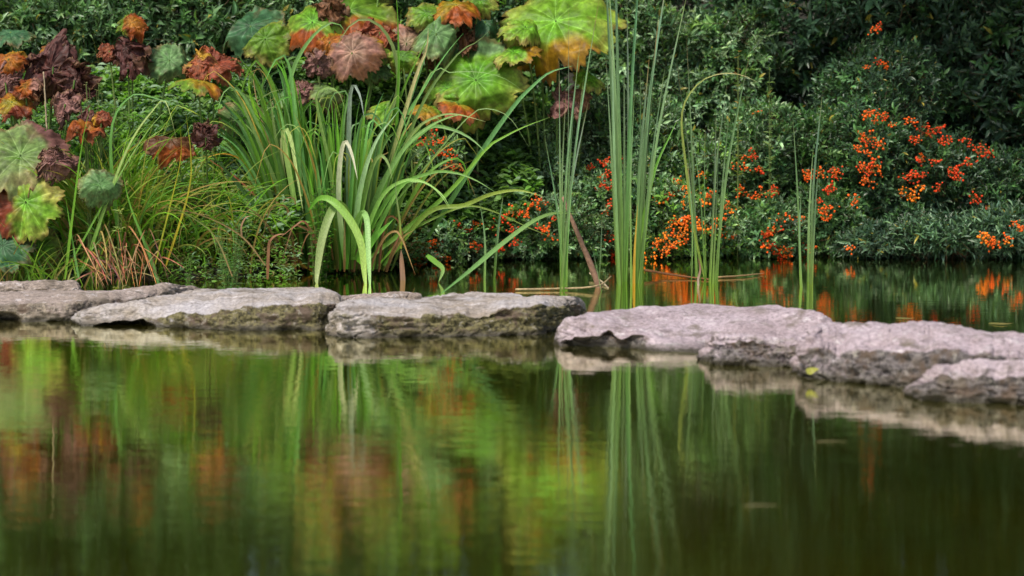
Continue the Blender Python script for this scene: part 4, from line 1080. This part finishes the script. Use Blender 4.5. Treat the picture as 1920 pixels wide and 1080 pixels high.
SG = "dark evergreen bushes behind the pond"
shrub("huge dark evergreen bush filling the upper right corner", [blob(1500, 60, 11.6, 260, 230, .5), blob(1800, 60, 11.5, 280, 260, .5), blob(1650, -260, 11.8, 330, 260, .6), blob(2050, 0, 11.3, 260, 420, .6), blob(1800, 300, 11.5, 300, 160, .4),
      blob(1750, -600, 11.6, 420, 320, .9), blob(2150, -400, 11.0, 300, 350, .8)], 13000, .078, .026, DG2 + DG[:1], 10, .17, group=SG, name="evergreen_bush", cat="bush")
shrub("grey-green small-leaved bush behind the tallest reeds", [blob(1190, 110, 11.3, 140, 160, .4), blob(1340, 130, 11.4, 130, 140, .4), blob(1130, -80, 11.6, 200, 180, .4), blob(1300, -300, 11.9, 300, 250, .5)],
      7500, .050, .017, GG + DG[1:3], 11, .14, group=SG, name="evergreen_bush", cat="bush")
shrub("dense leafy bush across the upper left behind the umbrella plants", [blob(90, 60, 10.9, 220, 120, .4), blob(330, 40, 11.0, 200, 130, .4), blob(520, 60, 11.2, 170, 150, .4), blob(120, -180, 11.4, 300, 220, .5), blob(450, -200, 11.5, 300, 220, .5), blob(-150, 100, 10.6, 200, 250, .5)],
      8500, .068, .021, [(0.085, 0.17, 0.075), (0.11, 0.20, 0.10), (0.07, 0.16, 0.05), (0.13, 0.24, 0.10)], 11, .16, group=SG, name="evergreen_bush", cat="bush")
shrub("dark bush behind the central umbrella leaves", [blob(760, 60, 11.4, 200, 180, .4), blob(950, 80, 11.4, 160, 180, .4), blob(800, -220, 11.7, 300, 240, .5), blob(1000, 230, 11.2, 150, 90, .3)],
      6000, .055, .021, DG + LG[:1], 11, .15, group=SG, name="evergreen_bush", cat="bush")
shrub("tall dark bush rising above the left of the picture, mostly mirrored in the pond", [blob(0, -520, 11.8, 420, 300, .6), blob(600, -560, 12.0, 420, 320, .6), blob(1150, -640, 12.1, 400, 320, .6)],
      5000, .06, .024, DG, 10, .2, group=SG, name="evergreen_bush", cat="bush")

shrub("tall added evergreen bush, unseen above the upper right, hiding sky from the pond mirror", [blob(1550, -420, 12.2, 330, 260, .5), blob(2000, -420, 12.0, 330, 280, .5), blob(1300, -800, 12.4, 400, 300, .6), blob(1850, -850, 12.3, 450, 330, .6)],
      6500, .10, .04, DG2, 10, .22, group=SG, name="evergreen_bush", cat="bush")  # extra bush out of view, added to block sky in the reflection

tree = shrub("large added tree, unseen above the view, its boughs shading the dark right-hand bushes", [(np.array([2.2, 10.2, 3.3]), np.array([1.5, 1.1, .7])), (np.array([4.2, 10.6, 3.6]), np.array([1.6, 1.3, 1.0])), (np.array([0.8, 11.4, 3.9]), np.array([1.4, 1.1, .8])), (np.array([3.0, 11.5, 4.4]), np.array([2.0, 1.3, 1.0]))],
      4500, .13, .06, DG, 10, .25, name="added_shade_tree", cat="tree", up=0.1, nstem=0)  # unseen tree, added so that its crown darkens the upper right
Vv, F, C = tube_geo([(4.6, 12.0, .5), (4.5, 11.9, 1.8), (4.1, 11.6, 3.0), (3.2, 11.2, 4.2)], .15, (.08, .06, .04), n=20, k=12, r2=.06)
for e_ in ((2.2, 10.2, 3.4), (4.4, 10.6, 3.6), (0.8, 11.4, 3.9), (3.2, 11.5, 4.6), (1.4, 10.6, 3.2), (3.2, 10.0, 3.2)):
    v_, f_, c_ = tube_geo([(4.2, 11.7, 2.8), ((4.2 + e_[0]) / 2, (11.7 + e_[1]) / 2, 3.3), e_], .06, (.08, .06, .04), n=14, k=8, r2=.012)
    mesh("limb", v_, [f_], M_STEM, tree, np.broadcast_to(c_, v_.shape))
mesh("trunk", Vv, [F], M_STEM, tree, np.broadcast_to(C, Vv.shape))

# ---- leafy undergrowth on the bank (uncountable small leaves)
def undergrowth(regions, n, name, label):
    B_, D_, N_, L_, W_, C_ = [], [], [], [], [], []
    for (x0, x1, y0, y1, Y0, Y1, cnt, Lf, asp, cols) in regions:
        m_ = int(cnt)
        xs = rng.uniform(x0, x1, m_); ys = rng.uniform(y0, y1, m_)
        t = (y1 - ys) / max(y1 - y0, 1)
        cl = 0.5 + 0.5 * vnoise(np.stack([xs / 30, ys / 26, xs * 0], -1))
        Ys = Y0 + (Y1 - Y0) * t + rng.uniform(0, .18, m_) + 0.12 * cl
        pos = np.array([P(a, b, c) for a, b, c in zip(xs, ys, Ys)])
        k = 7
        si = np.repeat(np.arange(m_), k); az = rng.uniform(0, 6.28, m_ * k); el = rng.uniform(-.3, .8, m_ * k)
        d = np.stack([np.cos(el) * np.cos(az), np.cos(el) * np.sin(az), np.sin(el)], -1)
        B_.append(pos[si] + rng.normal(size=(m_ * k, 3)) * 0.012); D_.append(d)
        N_.append(nrm(np.stack([-np.sin(el) * np.cos(az), -np.sin(el) * np.sin(az), np.cos(el)], -1) + rng.normal(size=(m_ * k, 3)) * .25 + [0, -.3, 0]))
        l = Lf * rng.uniform(.6, 1.25, m_ * k); L_.append(l); W_.append(l * asp)
        cc = np.array(cols)[rng.integers(len(cols), size=m_)][si]
        C_.append(cc * (1 + .4 * (rng.random((m_ * k, 1)) - .5)))
    V, t3, t4, C = leaves_np(np.concatenate(B_), np.concatenate(D_), np.concatenate(N_), np.concatenate(L_), np.concatenate(W_), np.clip(np.concatenate(C_), 0, 1))
    return mesh(name, V, [t3, t4], M_WEED, None, C, tagd=(label, "undergrowth", None, "stuff"))
undergrowth([
 (-80, 560, 130, 430, 9.2, 10.3, 4200, .050, .42, [LG[0], LG[1], GG[1], GG[3], (0.08, 0.16, 0.04)]),
 (-80, 560, 380, 525, 9.0, 9.3, 1300, .026, .30, [LG[0], LG[1], (0.10, 0.16, 0.03), (0.16, 0.14, 0.05), GG[1]]),
 (440, 1000, 120, 430, 9.9, 10.7, 3600, .055, .50, [LG[0], LG[2], GG[1], GG[4], (0.05, 0.10, 0.03)]),
 (560, 800, 400, 495, 9.5, 9.8, 650, .026, .5, [(0.04, 0.09, 0.02), DG[1], (0.08, 0.06, 0.02)]),
 (-80, 300, 200, 500, 9.1, 9.6, 900, .03, .45, [LG[0], GG[0], (0.07, 0.13, 0.03)]),
], 0, "undergrowth", "low leafy weeds covering the bank between the tussocks and irises")

# ---- small individual weeds
def weed(label, x, y, Y, hpx, npx, nl, Lf, asp, cols, cat="weed", spread=.5, ns=7):
    X = P(x, y, Y); root = empty("leafy_weed", (X[0], Y, max(float(ground_z(np.array([X[0]]), np.array([Y]))[0]), 0)), label, cat)
    H = hpx * Y / 4000; Rr = npx * Y / 4000
    st = Bag(); B_, D_, N_, L_, C_ = [], [], [], [], []
    for i in range(ns):
        az = rng.uniform(0, 6.28); rr = Rr * rng.random() ** .5
        top = X + np.array([math.cos(az) * rr, math.sin(az) * rr * .5, H * rng.uniform(.6, 1) - H * .5])
        b = np.array([X[0] + math.cos(az) * rr * .3, Y, root.location[2] - 0.01])
        pts = [b, (b + top) / 2 + [0, 0, .02], top]
        S = spline(pts, nl)
        Vv, F, C = tube_geo(pts, .0025, (0.10, 0.14, 0.04), n=8, k=4, r2=.0012)
        st.add(Vv, None, F, C)
        for j in range(nl):
            for q_ in range(3):
                a2 = j * 2.4 + q_ * 2.09; e = rng.uniform(.0, .7)
                D_.append([math.cos(e) * math.cos(a2), math.cos(e) * math.sin(a2), math.sin(e)]); B_.append(S[j])
                N_.append([-.5 * math.cos(a2) * e, -.5 * math.sin(a2) * e - .3, 1]); L_.append(Lf * (1.1 - .6 * j / nl) * rng.uniform(.8, 1.2)); C_.append(jit(cols[int(rng.integers(len(cols)))]))
    V, t3, t4, C = leaves_np(np.array(B_), nrm(D_), nrm(N_), np.array(L_), np.array(L_) * asp, np.array(C_))
    mesh("leaves", V, [t3, t4], M_WEED, root, C); st.build("stem", M_STEM, root)
    return root
weed("feathery blue-green weed low on the bank left of the iris, above the stones", 430, 468, 8.8, 90, 42, 12, .030, .16, [(0.10, 0.22, 0.09), (0.13, 0.26, 0.10)], ns=12)
weed("small bright green weed at the stones' edge left of the feathery weed", 352, 500, 8.72, 50, 12, 8, .022, .3, [(0.08, 0.22, 0.03)], ns=4)
weed("pale yellow-green sprig with pointed leaves in the middle of the left grass", 222, 410, 8.8, 70, 12, 5, .04, .3, [(0.30, 0.38, 0.12)], ns=3)
weed("round-leaved green weed between the two iris clumps", 603, 400, 9.2, 130, 34, 12, .036, .55, [(0.06, 0.17, 0.02), (0.09, 0.22, 0.03)], ns=10)
weed("low dark green cress-like weed at the waterline between the iris clumps", 590, 445, 9.1, 60, 34, 9, .024, .7, [(0.05, 0.15, 0.015), (0.07, 0.18, 0.02)], ns=11)
weed("grey-green leafy stem with a pale tip rising from the berry bushes", 1447, 200, 10.2, 150, 6, 16, .045, .26, [(0.12, 0.22, 0.09), (0.2, 0.3, 0.1)], ns=2)
weed("thin leafy shoot with yellow-orange tips left of the pale-tipped stem", 1388, 150, 10.2, 190, 8, 13, .035, .3, [(0.25, 0.26, 0.05), (0.35, 0.2, 0.06), (0.12, 0.22, 0.06)], ns=2)
weed("pale airy seeding weed above the left grass, beside the orange cup-shaped leaf", 185, 205, 9.1, 110, 36, 12, .020, .3, [(0.20, 0.28, 0.12), (0.28, 0.26, 0.14)], ns=9)
stick("bare_stalk", "thin upright tan stalk among the maroon crumpled leaves", "stalk", [P(88, 245, 9.1), P(85, 190, 9.1), P(82, 134, 9.1)], .004, .003, (0.30, 0.24, 0.16))
single("lichen_spot", "small yellow-green lichen spot at the foot of the white-rimmed stone", "leaf", [W(1513, 698, .03), W(1524, 694, .035), W(1536, 692, .04)], .022, (0.36, 0.36, 0.08), (0.36, 0.36, 0.08), tw=20)  # blade shape standing in for a lichen spot on the stone
for (x, y, w, lab) in ((1560, 828, 30, "narrow drifting leaf on the open water below the knobbly block"),
                       (1430, 948, 34, "straw sliver floating alone on the dark foreground water"),
                       (402, 650, 12, "tiny pale leaf scrap floating under the broad pale stone"),
                       (900, 690, 9, "tiny brown scrap floating in front of the mossy middle stone")):
    single("floating_leaf", lab, "leaf", [W(x - w, y, .003), W(x, y - 1, .004), W(x + w, y, .003)], 0.006, (0.14, 0.13, 0.06), (0.20, 0.17, 0.08), "leaf scraps floating on the pond", tw=60, fold=0.05)
